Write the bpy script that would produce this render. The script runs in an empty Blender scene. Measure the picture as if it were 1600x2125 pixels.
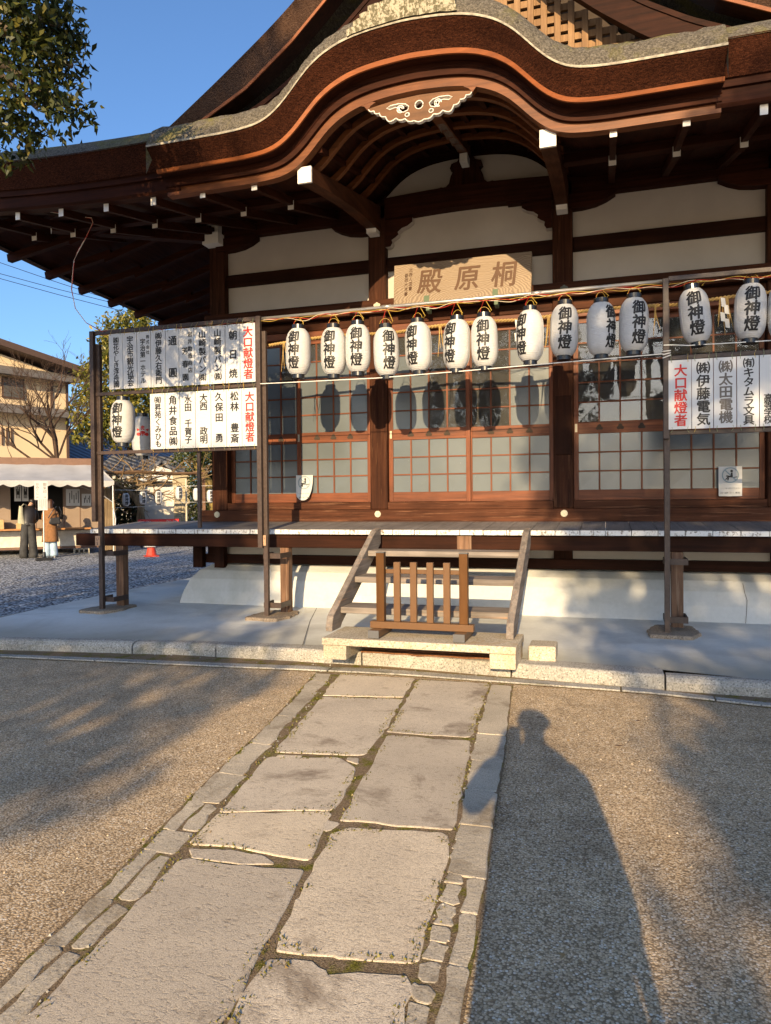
import bpy, bmesh, math, random
import numpy as np
from mathutils import Vector, Matrix
from mathutils.geometry import tessellate_polygon

random.seed(7)
rng = np.random.default_rng(7)
SC = bpy.context.scene
COL = SC.collection
PI = math.pi

# ------------------------------------------------------------------ camera
FPX = 1500.0
yaw, roll, pitch = math.atan(FPX / 4920.0), 0.0088, 0.0143
fh = Vector((-math.sin(yaw), math.cos(yaw), 0)); rt = Vector((math.cos(yaw), math.sin(yaw), 0)); up = Vector((0, 0, 1))
fw = fh * math.cos(pitch) - up * math.sin(pitch); u0 = up * math.cos(pitch) + fh * math.sin(pitch)
RV = (rt * math.cos(roll) - u0 * math.sin(roll)).normalized(); UV = (u0 * math.cos(roll) + rt * math.sin(roll)).normalized()
cam_d = bpy.data.cameras.new('camera'); cam = bpy.data.objects.new('camera', cam_d); COL.objects.link(cam)
cam_d.sensor_fit = 'VERTICAL'; cam_d.sensor_height = 36.0; cam_d.lens = 36.0 * FPX / 2125.0
cam_d.clip_start = 0.02; cam_d.clip_end = 4000
M = Matrix((RV, UV, -fw)).transposed().to_4x4(); M.translation = (0, 0, 1.4)
cam.matrix_world = M
SC.camera = cam

# ------------------------------------------------------------------ light
SUN = Vector((-0.114, 0.945, -0.308)).normalized()            # the way the light travels
elev = math.asin(-SUN.z)
w = bpy.data.worlds.new('World'); SC.world = w; w.use_nodes = True
nt = w.node_tree; bg = nt.nodes['Background']
sky = nt.nodes.new('ShaderNodeTexSky'); sky.sky_type = 'NISHITA'; sky.sun_disc = False
sky.sun_elevation = elev; sky.sun_rotation = math.atan2(-SUN.x, -SUN.y)
sky.air_density = 1.0; sky.dust_density = 2.0; sky.ozone_density = 5.5
nt.links.new(sky.outputs[0], bg.inputs[0]); bg.inputs[1].default_value = 0.145
sd = bpy.data.lights.new('sun', 'SUN'); sd.energy = 5.0; sd.angle = math.radians(0.4); sd.color = (1.0, 0.74, 0.42)
so = bpy.data.objects.new('sun', sd); COL.objects.link(so); so.location = (3, -20, 12)
so.rotation_euler = SUN.to_track_quat('-Z', 'Y').to_euler()
SC.view_settings.view_transform = 'Standard'; SC.view_settings.look = 'None'
SC.view_settings.gamma = 1.0; SC.view_settings.use_curve_mapping = False
SC.view_settings.exposure = 0.75
SC.render.engine = 'CYCLES'
SC.cycles.max_bounces = 6; SC.cycles.transparent_max_bounces = 12
SC.cycles.use_denoising = True

# ------------------------------------------------------------------ materials
def newmat(name):
    m = bpy.data.materials.new(name); m.use_nodes = True
    return m, m.node_tree, m.node_tree.nodes['Principled BSDF']

def ramp(t, fac, stops, interp='LINEAR'):
    r = t.nodes.new('ShaderNodeValToRGB'); e = r.color_ramp.elements; r.color_ramp.interpolation = interp
    while len(e) < len(stops): e.new(0.5)
    for k, (p, c) in enumerate(stops):
        e[k].position = p; e[k].color = (c[0], c[1], c[2], 1)
    t.links.new(fac, r.inputs[0]); return r.outputs[0]

def noise(t, vec, scale, detail=4, rough=0.55, dist=0.0):
    n = t.nodes.new('ShaderNodeTexNoise'); n.inputs['Scale'].default_value = scale; n.inputs['Detail'].default_value = detail
    n.inputs['Roughness'].default_value = rough; n.inputs['Distortion'].default_value = dist
    if vec is not None: t.links.new(vec, n.inputs['Vector'])
    return n.outputs['Fac']

def voro(t, vec, scale, feature='F1', out='Distance', rnd=1.0):
    n = t.nodes.new('ShaderNodeTexVoronoi'); n.feature = feature; n.inputs['Scale'].default_value = scale
    n.inputs['Randomness'].default_value = rnd
    t.links.new(vec, n.inputs['Vector']); return n.outputs[out]

def coords(t, scale=(1, 1, 1), kind='Object'):
    c = t.nodes.new('ShaderNodeTexCoord'); mp = t.nodes.new('ShaderNodeMapping'); mp.inputs['Scale'].default_value = scale
    t.links.new(c.outputs[kind], mp.inputs['Vector']); return mp.outputs[0]

def mixc(t, fac, a, b, blend='MIX'):
    n = t.nodes.new('ShaderNodeMix'); n.data_type = 'RGBA'; n.blend_type = blend
    for sock, v in ((n.inputs['Factor'], fac), (n.inputs[6], a), (n.inputs[7], b)):
        if hasattr(v, 'is_output'): t.links.new(v, sock)
        else: sock.default_value = v if isinstance(v, (int, float)) else (v[0], v[1], v[2], 1)
    return n.outputs[2]

def mathn(t, op, a, b=0.0):
    n = t.nodes.new('ShaderNodeMath'); n.operation = op
    for i, v in enumerate((a, b)):
        if hasattr(v, 'is_output'): t.links.new(v, n.inputs[i])
        else: n.inputs[i].default_value = v
    return n.outputs[0]

def bump(t, bs, h, strength=0.4, dist=0.01):
    b = t.nodes.new('ShaderNodeBump'); b.inputs['Strength'].default_value = strength; b.inputs['Distance'].default_value = dist
    t.links.new(h, b.inputs['Height']); t.links.new(b.outputs[0], bs.inputs['Normal'])

def plain(name, c, rough=0.6, metal=0.0, var=0.12, scale=9, spec=0.4):
    m, t, b = newmat(name); v = coords(t)
    n = noise(t, v, scale, 5)
    lo = tuple(x * (1 - var) for x in c); hi = tuple(min(1, x * (1 + var)) for x in c)
    t.links.new(ramp(t, n, [(0.3, lo), (0.7, hi)]), b.inputs['Base Color'])
    b.inputs['Roughness'].default_value = rough; b.inputs['Metallic'].default_value = metal
    b.inputs['Specular IOR Level'].default_value = spec
    return m

def wood(name, dark, light, axis='x', rough=0.62, fine=26, worn=None, bmp=0.35):
    m, t, b = newmat(name)
    sc = {'x': (1.1, fine, fine), 'y': (fine, 1.1, fine), 'z': (fine, fine, 1.1)}[axis]
    v = coords(t, sc); v1 = coords(t)
    g = noise(t, v, 1.0, 7, 0.62, 0.5); g2 = noise(t, v, 3.3, 4, 0.6)
    big = noise(t, v1, 1.7, 4, 0.6, 0.4)
    c = ramp(t, g, [(0.28, dark), (0.5, tuple((x + y) / 2 for x, y in zip(dark, light))), (0.74, light)])
    c = mixc(t, ramp(t, big, [(0.35, (0, 0, 0)), (0.75, (0.6, 0.6, 0.6))]), c, tuple(x * 0.55 for x in dark))
    if worn:
        wv = noise(t, v, 1.6, 6, 0.7)
        c = mixc(t, ramp(t, wv, [(0.56, (0, 0, 0)), (0.72, (0.8, 0.8, 0.8))]), c, worn)
    t.links.new(c, b.inputs['Base Color']); b.inputs['Roughness'].default_value = rough
    b.inputs['Specular IOR Level'].default_value = 0.25
    if max(light) < 0.15: b.inputs['Specular IOR Level'].default_value = 0.08
    bump(t, b, mathn(t, 'ADD', g, mathn(t, 'MULTIPLY', g2, 0.5)), bmp, 0.006)
    return m

def stone(name, base, dark, light, spk=190, rough=0.85, stain=None, bscale=60, bstr=0.5, bdist=0.006):
    m, t, b = newmat(name); v = coords(t)
    s = noise(t, v, spk, 3, 0.7); big = noise(t, v, 2.3, 5, 0.6)
    c = ramp(t, s, [(0.34, dark), (0.47, base), (0.56, base), (0.68, light)])
    c = mixc(t, 1.0, c, ramp(t, big, [(0.3, (0.72, 0.71, 0.69)), (0.7, (1.08, 1.06, 1.02))]), 'MULTIPLY')
    if stain:
        st = noise(t, v, 3.1, 6, 0.65, 0.5)
        c = mixc(t, ramp(t, st, [(0.55, (0, 0, 0)), (0.68, (0.75, 0.75, 0.75))]), c, stain)
    t.links.new(c, b.inputs['Base Color']); b.inputs['Roughness'].default_value = rough
    b.inputs['Specular IOR Level'].default_value = 0.2
    bump(t, b, mathn(t, 'ADD', noise(t, v, bscale, 5, 0.65), mathn(t, 'MULTIPLY', s, 0.3)), bstr, bdist)
    return m

def stained(name, base, stain, rough):
    m, t, b = newmat(name); v = coords(t); a = noise(t, v, 0.9, 7, 0.62, 0.4); f = noise(t, v, 26, 5, 0.7); sc = noise(t, coords(t, (5, 22, 5)), 1.0, 5, 0.65, 1.0)
    c = ramp(t, a, [(0.34, stain), (0.56, base), (0.8, tuple(min(1, x * 1.06) for x in base))])
    c = mixc(t, ramp(t, sc, [(0.60, (0, 0, 0)), (0.72, (0.35, 0.35, 0.35))]), c, stain)
    c = mixc(t, 0.22, c, ramp(t, f, [(0.3, (0.7, 0.7, 0.7)), (0.7, (1.15, 1.15, 1.15))]), 'MULTIPLY')
    t.links.new(c, b.inputs['Base Color']); b.inputs['Roughness'].default_value = rough; b.inputs['Specular IOR Level'].default_value = 0.25
    bump(t, b, mathn(t, 'ADD', a, mathn(t, 'MULTIPLY', f, 0.25)), 0.25, 0.012); return m

def add_grime(m, y0, y1, col):
    t = m.node_tree; b = t.nodes['Principled BSDF']; src = b.inputs['Base Color'].links[0].from_socket
    g = t.nodes.new('ShaderNodeNewGeometry'); sp_ = t.nodes.new('ShaderNodeSeparateXYZ'); t.links.new(g.outputs['Position'], sp_.inputs[0])
    mr = t.nodes.new('ShaderNodeMapRange'); mr.inputs['From Min'].default_value = y1; mr.inputs['From Max'].default_value = y0
    t.links.new(mathn(t, 'ADD', sp_.outputs[1], mathn(t, 'MULTIPLY', noise(t, coords(t), 2.5, 6, 0.7), 0.5)), mr.inputs['Value'])
    t.links.new(mixc(t, mathn(t, 'MULTIPLY', mr.outputs[0], 0.75), src, col), b.inputs['Base Color'])

def bark_edge(name, a, bcol):
    m, t, b = newmat(name); v = coords(t, (38, 38, 130)); v1 = coords(t)
    n = noise(t, v, 1.0, 6, 0.75, 0.6); n2 = noise(t, v1, 130, 3, 0.7); big = noise(t, v1, 2.2, 4)
    f = mathn(t, 'ADD', mathn(t, 'MULTIPLY', n, 0.6), mathn(t, 'MULTIPLY', n2, 0.4))
    c = ramp(t, f, [(0.36, tuple(x * 0.18 for x in a)), (0.48, a), (0.62, bcol), (0.72, tuple(min(1, x * 1.8) for x in bcol))])
    c = mixc(t, 1.0, c, ramp(t, big, [(0.3, (0.7, 0.7, 0.72)), (0.72, (1.1, 1.1, 1.1))]), 'MULTIPLY')
    t.links.new(c, b.inputs['Base Color']); b.inputs['Roughness'].default_value = 0.95; b.inputs['Specular IOR Level'].default_value = 0.1
    bump(t, b, f, 1.0, 0.03); return m

def bark_top(name):
    m, t, b = newmat(name); v = coords(t); vs = coords(t, (55, 14, 55))
    n = noise(t, vs, 1.0, 6, 0.7, 0.6); f = noise(t, v, 60, 5, 0.75); mo = noise(t, v, 1.6, 6, 0.7, 0.6)
    f2 = mathn(t, 'ADD', mathn(t, 'MULTIPLY', n, 0.5), mathn(t, 'MULTIPLY', f, 0.5))
    c = ramp(t, f2, [(0.3, (0.025, 0.021, 0.017)), (0.47, (0.12, 0.105, 0.083)), (0.6, (0.27, 0.24, 0.19)), (0.75, (0.43, 0.40, 0.33))])
    c = mixc(t, ramp(t, mo, [(0.5, (0, 0, 0)), (0.62, (0.75, 0.75, 0.75))]), c, mixc(t, f, (0.07, 0.06, 0.015), (0.33, 0.30, 0.10)))
    t.links.new(c, b.inputs['Base Color']); b.inputs['Roughness'].default_value = 1.0; b.inputs['Specular IOR Level'].default_value = 0.05
    bump(t, b, f2, 1.0, 0.035); return m

def aggregate():
    m, t, b = newmat('washed_aggregate_paving'); v = coords(t)
    cell = voro(t, v, 125, 'F1', 'Color'); dist = voro(t, v, 125, 'F1', 'Distance'); big = noise(t, v, 0.7, 5, 0.6); mid = noise(t, v, 6, 4)
    sep = t.nodes.new('ShaderNodeSeparateColor'); t.links.new(cell, sep.inputs[0])
    c = ramp(t, sep.outputs[0], [(0.0, (0.38, 0.265, 0.145)), (0.25, (0.58, 0.43, 0.26)), (0.5, (0.72, 0.56, 0.36)), (0.75, (0.64, 0.50, 0.335)), (0.9, (0.82, 0.69, 0.49)), (1.0, (0.86, 0.79, 0.67))])
    c = mixc(t, ramp(t, dist, [(0.48, (0, 0, 0)), (0.72, (1, 1, 1))]), c, (0.27, 0.195, 0.115))
    c = mixc(t, 1.0, c, ramp(t, big, [(0.32, (0.70, 0.68, 0.66)), (0.5, (0.95, 0.94, 0.92)), (0.7, (1.08, 1.05, 1.0))]), 'MULTIPLY')
    c = mixc(t, 0.5, c, ramp(t, mid, [(0.3, (0.6, 0.6, 0.6)), (0.7, (1.15, 1.15, 1.15))]), 'MULTIPLY')
    t.links.new(c, b.inputs['Base Color']); b.inputs['Roughness'].default_value = 0.8; b.inputs['Specular IOR Level'].default_value = 0.25
    inv = mathn(t, 'SUBTRACT', 1.0, dist)
    bump(t, b, mathn(t, 'ADD', inv, mathn(t, 'MULTIPLY', sep.outputs[1], 0.5)), 0.4, 0.005); return m

def gravel():
    m, t, b = newmat('grey_gravel'); v = coords(t)
    cell = voro(t, v, 24, 'F1', 'Color'); dist = voro(t, v, 24); big = noise(t, v, 0.5, 4)
    sep = t.nodes.new('ShaderNodeSeparateColor'); t.links.new(cell, sep.inputs[0])
    c = ramp(t, sep.outputs[0], [(0.0, (0.20, 0.225, 0.26)), (0.5, (0.48, 0.515, 0.55)), (1.0, (0.78, 0.80, 0.81))])
    c = mixc(t, ramp(t, dist, [(0.4, (0, 0, 0)), (0.6, (1, 1, 1))]), c, (0.06, 0.06, 0.065))
    c = mixc(t, 1.0, c, ramp(t, big, [(0.3, (0.85, 0.85, 0.85)), (0.7, (1.05, 1.05, 1.05))]), 'MULTIPLY')
    t.links.new(c, b.inputs['Base Color']); b.inputs['Roughness'].default_value = 0.85
    bump(t, b, mathn(t, 'ADD', mathn(t, 'SUBTRACT', 1.0, dist), sep.outputs[1]), 0.9, 0.02); return m

def slab_mat():
    m, t, b = newmat('weathered_granite_slab'); v = coords(t); vs = coords(t, (42, 70, 40)); oi = t.nodes.new('ShaderNodeObjectInfo')
    s = noise(t, v, 260, 3, 0.7); pits = noise(t, vs, 1.0, 5, 0.6, 0.9); big = noise(t, v, 2.0, 5, 0.6); st = noise(t, v, 1.9, 6, 0.7, 0.3)
    c = ramp(t, s, [(0.32, (0.30, 0.275, 0.24)), (0.48, (0.62, 0.555, 0.465)), (0.57, (0.69, 0.63, 0.53)), (0.7, (0.82, 0.77, 0.68))])
    c = mixc(t, ramp(t, pits, [(0.33, (0.55, 0.55, 0.55)), (0.45, (0, 0, 0))]), c, (0.29, 0.245, 0.195))
    c = mixc(t, 1.0, c, ramp(t, big, [(0.3, (0.8, 0.78, 0.76)), (0.7, (1.06, 1.04, 1.0))]), 'MULTIPLY')
    c = mixc(t, ramp(t, st, [(0.545, (0, 0, 0)), (0.66, (0.75, 0.75, 0.75))]), c, (0.20, 0.155, 0.115))
    tint = ramp(t, oi.outputs['Random'], [(0.0, (0.86, 0.83, 0.78)), (0.5, (0.98, 0.95, 0.90)), (1.0, (1.1, 1.04, 0.93))])
    c = mixc(t, 1.0, c, tint, 'MULTIPLY')
    t.links.new(c, b.inputs['Base Color']); b.inputs['Roughness'].default_value = 0.85; b.inputs['Specular IOR Level'].default_value = 0.2
    h = mathn(t, 'ADD', mathn(t, 'MULTIPLY', ramp(t, pits, [(0.3, (0, 0, 0)), (0.5, (1, 1, 1))]), 1.0), mathn(t, 'ADD', mathn(t, 'MULTIPLY', s, 0.25), mathn(t, 'MULTIPLY', noise(t, v, 9, 4), 1.2)))
    bump(t, b, h, 0.30, 0.005); return m

def soil_mat():
    m, t, b = newmat('joint_soil_and_moss'); v = coords(t)
    n = noise(t, v, 9, 6, 0.7); f = noise(t, v, 160, 4, 0.7)
    c = mixc(t, ramp(t, n, [(0.5, (0, 0, 0)), (0.62, (1, 1, 1))]), ramp(t, f, [(0.35, (0.13, 0.09, 0.055)), (0.7, (0.42, 0.32, 0.21))]), ramp(t, f, [(0.35, (0.07, 0.07, 0.014)), (0.7, (0.30, 0.27, 0.05))]))
    t.links.new(c, b.inputs['Base Color']); b.inputs['Roughness'].default_value = 1.0; b.inputs['Specular IOR Level'].default_value = 0.05
    bump(t, b, f, 1.0, 0.012); return m

def leafmat(name, stops, trans=0.35):
    m, t, b = newmat(name); g = t.nodes.new('ShaderNodeNewGeometry')
    c = ramp(t, g.outputs['Random Per Island'], stops)
    t.links.new(c, b.inputs['Base Color']); b.inputs['Roughness'].default_value = 0.45; b.inputs['Specular IOR Level'].default_value = 0.4
    tr = t.nodes.new('ShaderNodeBsdfTranslucent'); t.links.new(c, tr.inputs['Color'])
    mx = t.nodes.new('ShaderNodeMixShader'); mx.inputs[0].default_value = trans
    t.links.new(b.outputs[0], mx.inputs[1]); t.links.new(tr.outputs[0], mx.inputs[2])
    t.links.new(mx.outputs[0], t.nodes['Material Output'].inputs[0]); return m

def paper_mat():
    m, t, b = newmat('lantern_paper'); v = coords(t)
    n = noise(t, v, 14, 4)
    c = ramp(t, n, [(0.3, (0.58, 0.585, 0.59)), (0.7, (0.63, 0.635, 0.64))])
    t.links.new(c, b.inputs['Base Color']); b.inputs['Roughness'].default_value = 0.45
    tr = t.nodes.new('ShaderNodeBsdfTranslucent'); t.links.new(c, tr.inputs['Color'])
    mx = t.nodes.new('ShaderNodeMixShader'); mx.inputs[0].default_value = 0.15
    t.links.new(b.outputs[0], mx.inputs[1]); t.links.new(tr.outputs[0], mx.inputs[2])
    t.links.new(mx.outputs[0], t.nodes['Material Output'].inputs[0]); return m

def frosted_glass():
    m, t, b = newmat('frosted_glass'); v = coords(t)
    n = noise(t, v, 1.3, 3); sp = noise(t, v, 55, 2, 0.8)
    c = ramp(t, n, [(0.3, (0.095, 0.112, 0.122)), (0.7, (0.13, 0.15, 0.16))])
    c = mixc(t, ramp(t, sp, [(0.74, (0, 0, 0)), (0.8, (0.5, 0.5, 0.5))]), c, (0.8, 0.8, 0.8))
    t.links.new(c, b.inputs['Base Color']); b.inputs['Roughness'].default_value = 0.22; b.inputs['Specular IOR Level'].default_value = 0.55
    bump(t, b, noise(t, v, 2.2, 3), 0.1, 0.02); return m

def clear_glass():
    m, t, b = newmat('old_clear_glass'); v = coords(t)
    t.nodes.remove(b); gl = t.nodes.new('ShaderNodeBsdfGlossy'); gl.inputs['Roughness'].default_value = 0.015
    tr = t.nodes.new('ShaderNodeBsdfTransparent'); tr.inputs['Color'].default_value = (0.86, 0.9, 0.9, 1)
    df = t.nodes.new('ShaderNodeBsdfDiffuse'); df.inputs['Color'].default_value = (0.45, 0.45, 0.43, 1)
    fr = t.nodes.new('ShaderNodeFresnel'); fr.inputs['IOR'].default_value = 1.62
    bp = t.nodes.new('ShaderNodeBump'); bp.inputs['Strength'].default_value = 0.12; bp.inputs['Distance'].default_value = 0.02
    t.links.new(noise(t, v, 2.6, 3), bp.inputs['Height']); t.links.new(bp.outputs[0], gl.inputs['Normal'])
    mx = t.nodes.new('ShaderNodeMixShader'); t.links.new(fr.outputs[0], mx.inputs[0]); t.links.new(tr.outputs[0], mx.inputs[1]); t.links.new(gl.outputs[0], mx.inputs[2])
    m2 = t.nodes.new('ShaderNodeMixShader'); m2.inputs[0].default_value = 0.10
    t.links.new(mx.outputs[0], m2.inputs[1]); t.links.new(df.outputs[0], m2.inputs[2])
    t.links.new(m2.outputs[0], t.nodes['Material Output'].inputs[0]); return m

def plaque_wood():
    m, t, b = newmat('grained_plaque_wood'); v = coords(t, (2.0, 2.0, 5.0))
    wv = t.nodes.new('ShaderNodeTexWave'); wv.wave_type = 'RINGS'; wv.rings_direction = 'Y'; wv.inputs['Scale'].default_value = 4.2
    wv.inputs['Distortion'].default_value = 9; wv.inputs['Detail'].default_value = 2; wv.inputs['Detail Scale'].default_value = 0.7
    t.links.new(v, wv.inputs['Vector'])
    c = ramp(t, wv.outputs['Fac'], [(0.1, (0.18, 0.128, 0.084)), (0.5, (0.245, 0.182, 0.124)), (0.9, (0.285, 0.216, 0.15))])
    c = mixc(t, 0.4, c, ramp(t, noise(t, coords(t), 2.2, 4), [(0.3, (0.75, 0.72, 0.7)), (0.7, (1.1, 1.08, 1.05))]), 'MULTIPLY')
    t.links.new(c, b.inputs['Base Color']); b.inputs['Roughness'].default_value = 0.6; bump(t, b, wv.outputs['Fac'], 0.25, 0.004); return m

def white_flaky(name='flaking_white_paint', base=(0.78, 0.77, 0.73), crack=(0.22, 0.19, 0.15), amount=0.57):
    m, t, b = newmat(name); v = coords(t, (24, 24, 8)); n = noise(t, v, 1.0, 6, 0.7, 1.2); f = noise(t, coords(t), 45, 4, 0.7)
    s = mathn(t, 'ADD', mathn(t, 'MULTIPLY', n, 0.6), mathn(t, 'MULTIPLY', f, 0.4))
    t.links.new(ramp(t, s, [(amount, base), (amount + 0.06, crack)]), b.inputs['Base Color']); b.inputs['Roughness'].default_value = 0.7
    bump(t, b, s, 0.4, 0.004); return m

def tilemat(name, c):
    m, t, b = newmat(name); wv = t.nodes.new('ShaderNodeTexWave'); wv.inputs['Scale'].default_value = 1.6; wv.bands_direction = 'DIAGONAL'
    t.links.new(coords(t, (1, 1, 0.01)), wv.inputs['Vector'])
    t.links.new(ramp(t, wv.outputs['Fac'], [(0.1, tuple(x * 0.35 for x in c)), (0.6, c)]), b.inputs['Base Color']); b.inputs['Roughness'].default_value = 0.45
    bump(t, b, wv.outputs['Fac'], 0.8, 0.05); return m

def blocks(name, c, mortar, sx=2.4, sz=5):
    m, t, b = newmat(name); br = t.nodes.new('ShaderNodeTexBrick'); br.inputs['Scale'].default_value = 1.0
    cc = t.nodes.new('ShaderNodeTexCoord'); sp = t.nodes.new('ShaderNodeSeparateXYZ'); cb = t.nodes.new('ShaderNodeCombineXYZ')
    t.links.new(cc.outputs['Object'], sp.inputs[0]); t.links.new(sp.outputs[0], cb.inputs[0]); t.links.new(sp.outputs[2], cb.inputs[1])
    t.links.new(cb.outputs[0], br.inputs['Vector'])
    br.inputs['Color1'].default_value = (*c, 1); br.inputs['Color2'].default_value = (*tuple(x * 0.85 for x in c), 1); br.inputs['Mortar'].default_value = (*mortar, 1)
    br.inputs['Brick Width'].default_value = 1 / sx; br.inputs['Row Height'].default_value = 1 / sz; br.inputs['Mortar Size'].default_value = 0.008
    t.links.new(br.outputs[0], b.inputs['Base Color']); b.inputs['Roughness'].default_value = 0.9; return m

DK, DL = (0.013, 0.005, 0.003), (0.048, 0.016, 0.008)
W_DARK = {a: wood('dark_old_timber_' + a, DK, DL, a) for a in 'xyz'}
W_EAVE = {a: wood('eave_timber_' + a, (0.018, 0.0055, 0.003), (0.064, 0.019, 0.009), a) for a in 'xyz'}
W_DOOR = {a: wood('door_timber_' + a, (0.070, 0.022, 0.010), (0.27, 0.082, 0.032), a, 0.5) for a in 'xz'}
W_SILL = wood('sill_timber', (0.030, 0.011, 0.006), (0.135, 0.050, 0.025), 'x', worn=(0.25, 0.125, 0.07))
W_HAFU = wood('bargeboard_timber', (0.09, 0.029, 0.010), (0.24, 0.083, 0.027), 'x', 0.5)
W_GREY = {a: wood('grey_weathered_timber_' + a, (0.12, 0.10, 0.085), (0.36, 0.31, 0.27), a, 0.8, worn=(0.42, 0.25, 0.15)) for a in 'xyz'}
W_DECK = wood('deck_boards', (0.13, 0.12, 0.115), (0.27, 0.25, 0.24), 'y', 0.6, 30)
W_LATT = wood('lattice_timber', (0.16, 0.085, 0.04), (0.42, 0.26, 0.13), 'z', 0.75)
W_CARVE = wood('carved_timber', (0.11, 0.048, 0.017), (0.23, 0.10, 0.036), 'x', 0.5)
W_POST = wood('split_post_timber', (0.06, 0.03, 0.018), (0.30, 0.17, 0.10), 'z', 0.8, worn=(0.40, 0.30, 0.21))
RIM = wood('rim_board', (0.19, 0.052, 0.013), (0.36, 0.105, 0.026), 'x', 0.55)
BARK = bark_edge('cypress_bark_edge', (0.055, 0.017, 0.008), (0.145, 0.048, 0.022)); BARKTOP = bark_top('mossy_bark_roof')
BARKG = bark_edge('weathered_bark_verge', (0.075, 0.04, 0.025), (0.17, 0.10, 0.065))
PLASTER = plain('lime_plaster', (0.50, 0.46, 0.41), 0.9, var=0.07, scale=2.5); MOUND = stained('white_mound_plaster', (0.54, 0.545, 0.53), (0.42, 0.42, 0.385), 0.7)
CONC = stained('smooth_concrete', (0.66, 0.67, 0.64), (0.44, 0.44, 0.41), 0.55)
KERBM = stone('kerb_granite', (0.40, 0.385, 0.35), (0.13, 0.125, 0.12), (0.66, 0.64, 0.60), 75, stain=(0.14, 0.13, 0.08))
STEPM = stone('step_granite', (0.52, 0.46, 0.36), (0.20, 0.17, 0.13), (0.74, 0.69, 0.60), 75, stain=(0.42, 0.30, 0.17))
BASEM = stone('base_stone', (0.30, 0.24, 0.18), (0.10, 0.08, 0.06), (0.52, 0.44, 0.36), 90)
add_grime(CONC, 6.05, 6.75, (0.27, 0.26, 0.20)); AGG = aggregate(); GRAV = gravel(); SLAB = slab_mat(); SOIL = soil_mat()
WHITE = white_flaky('rafter_end_white', (0.80, 0.77, 0.70), (0.35, 0.28, 0.2), 0.64); FLAKE = white_flaky('flaking_white_paint', (0.66, 0.655, 0.63), (0.20, 0.17, 0.14), 0.52)
PAPER = paper_mat(); FROST = frosted_glass(); CLEAR = clear_glass()
BLACK = plain('black_plastic', (0.012, 0.012, 0.014), 0.25, spec=0.6); INK = plain('black_lettering', (0.012, 0.012, 0.013), 0.5)
RED = plain('red_lettering', (0.62, 0.025, 0.018), 0.5); TAUPE = plain('taupe_lettering', (0.13, 0.11, 0.095), 0.5)
BOARDM = plain('white_sign_board', (0.56, 0.565, 0.57), 0.35, var=0.03, scale=4); SHEET = plain('white_paper_sheet', (0.50, 0.50, 0.49), 0.4, var=0.04)
FRAME = plain('brown_steel_tube', (0.055, 0.035, 0.028), 0.5, var=0.25, scale=30); GALV = plain('galvanised_pipe', (0.55, 0.53, 0.50), 0.35, 0.7)
ROPE = wood('straw_rope', (0.30, 0.19, 0.06), (0.62, 0.42, 0.16), 'x', 0.8, 60); CORDM = plain('white_cord', (0.75, 0.74, 0.70), 0.7)
WRED = plain('red_wire', (0.45, 0.03, 0.02), 0.5); WWHT = plain('white_wire', (0.70, 0.60, 0.45), 0.5); WYEL = plain('yellow_wire', (0.50, 0.33, 0.06), 0.5); WGRN = plain('green_tie_wire', (0.22, 0.25, 0.14), 0.5)
BRASS = plain('brass', (0.60, 0.52, 0.36), 0.4, 0.5); BRASSG = plain('tarnished_bronze', (0.50, 0.47, 0.36), 0.6, 0.2)
ALU = wood('brown_barrier_metal', (0.095, 0.043, 0.016), (0.14, 0.065, 0.024), 'z', 0.4, 20, bmp=0.1); ALUX = plain('brown_barrier_rail', (0.135, 0.066, 0.026), 0.4, var=0.06)
GREYCAP = plain('grey_end_cap', (0.10, 0.10, 0.105), 0.5)
DARKIN = plain('dark_interior', (0.05, 0.035, 0.025), 0.9)

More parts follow.
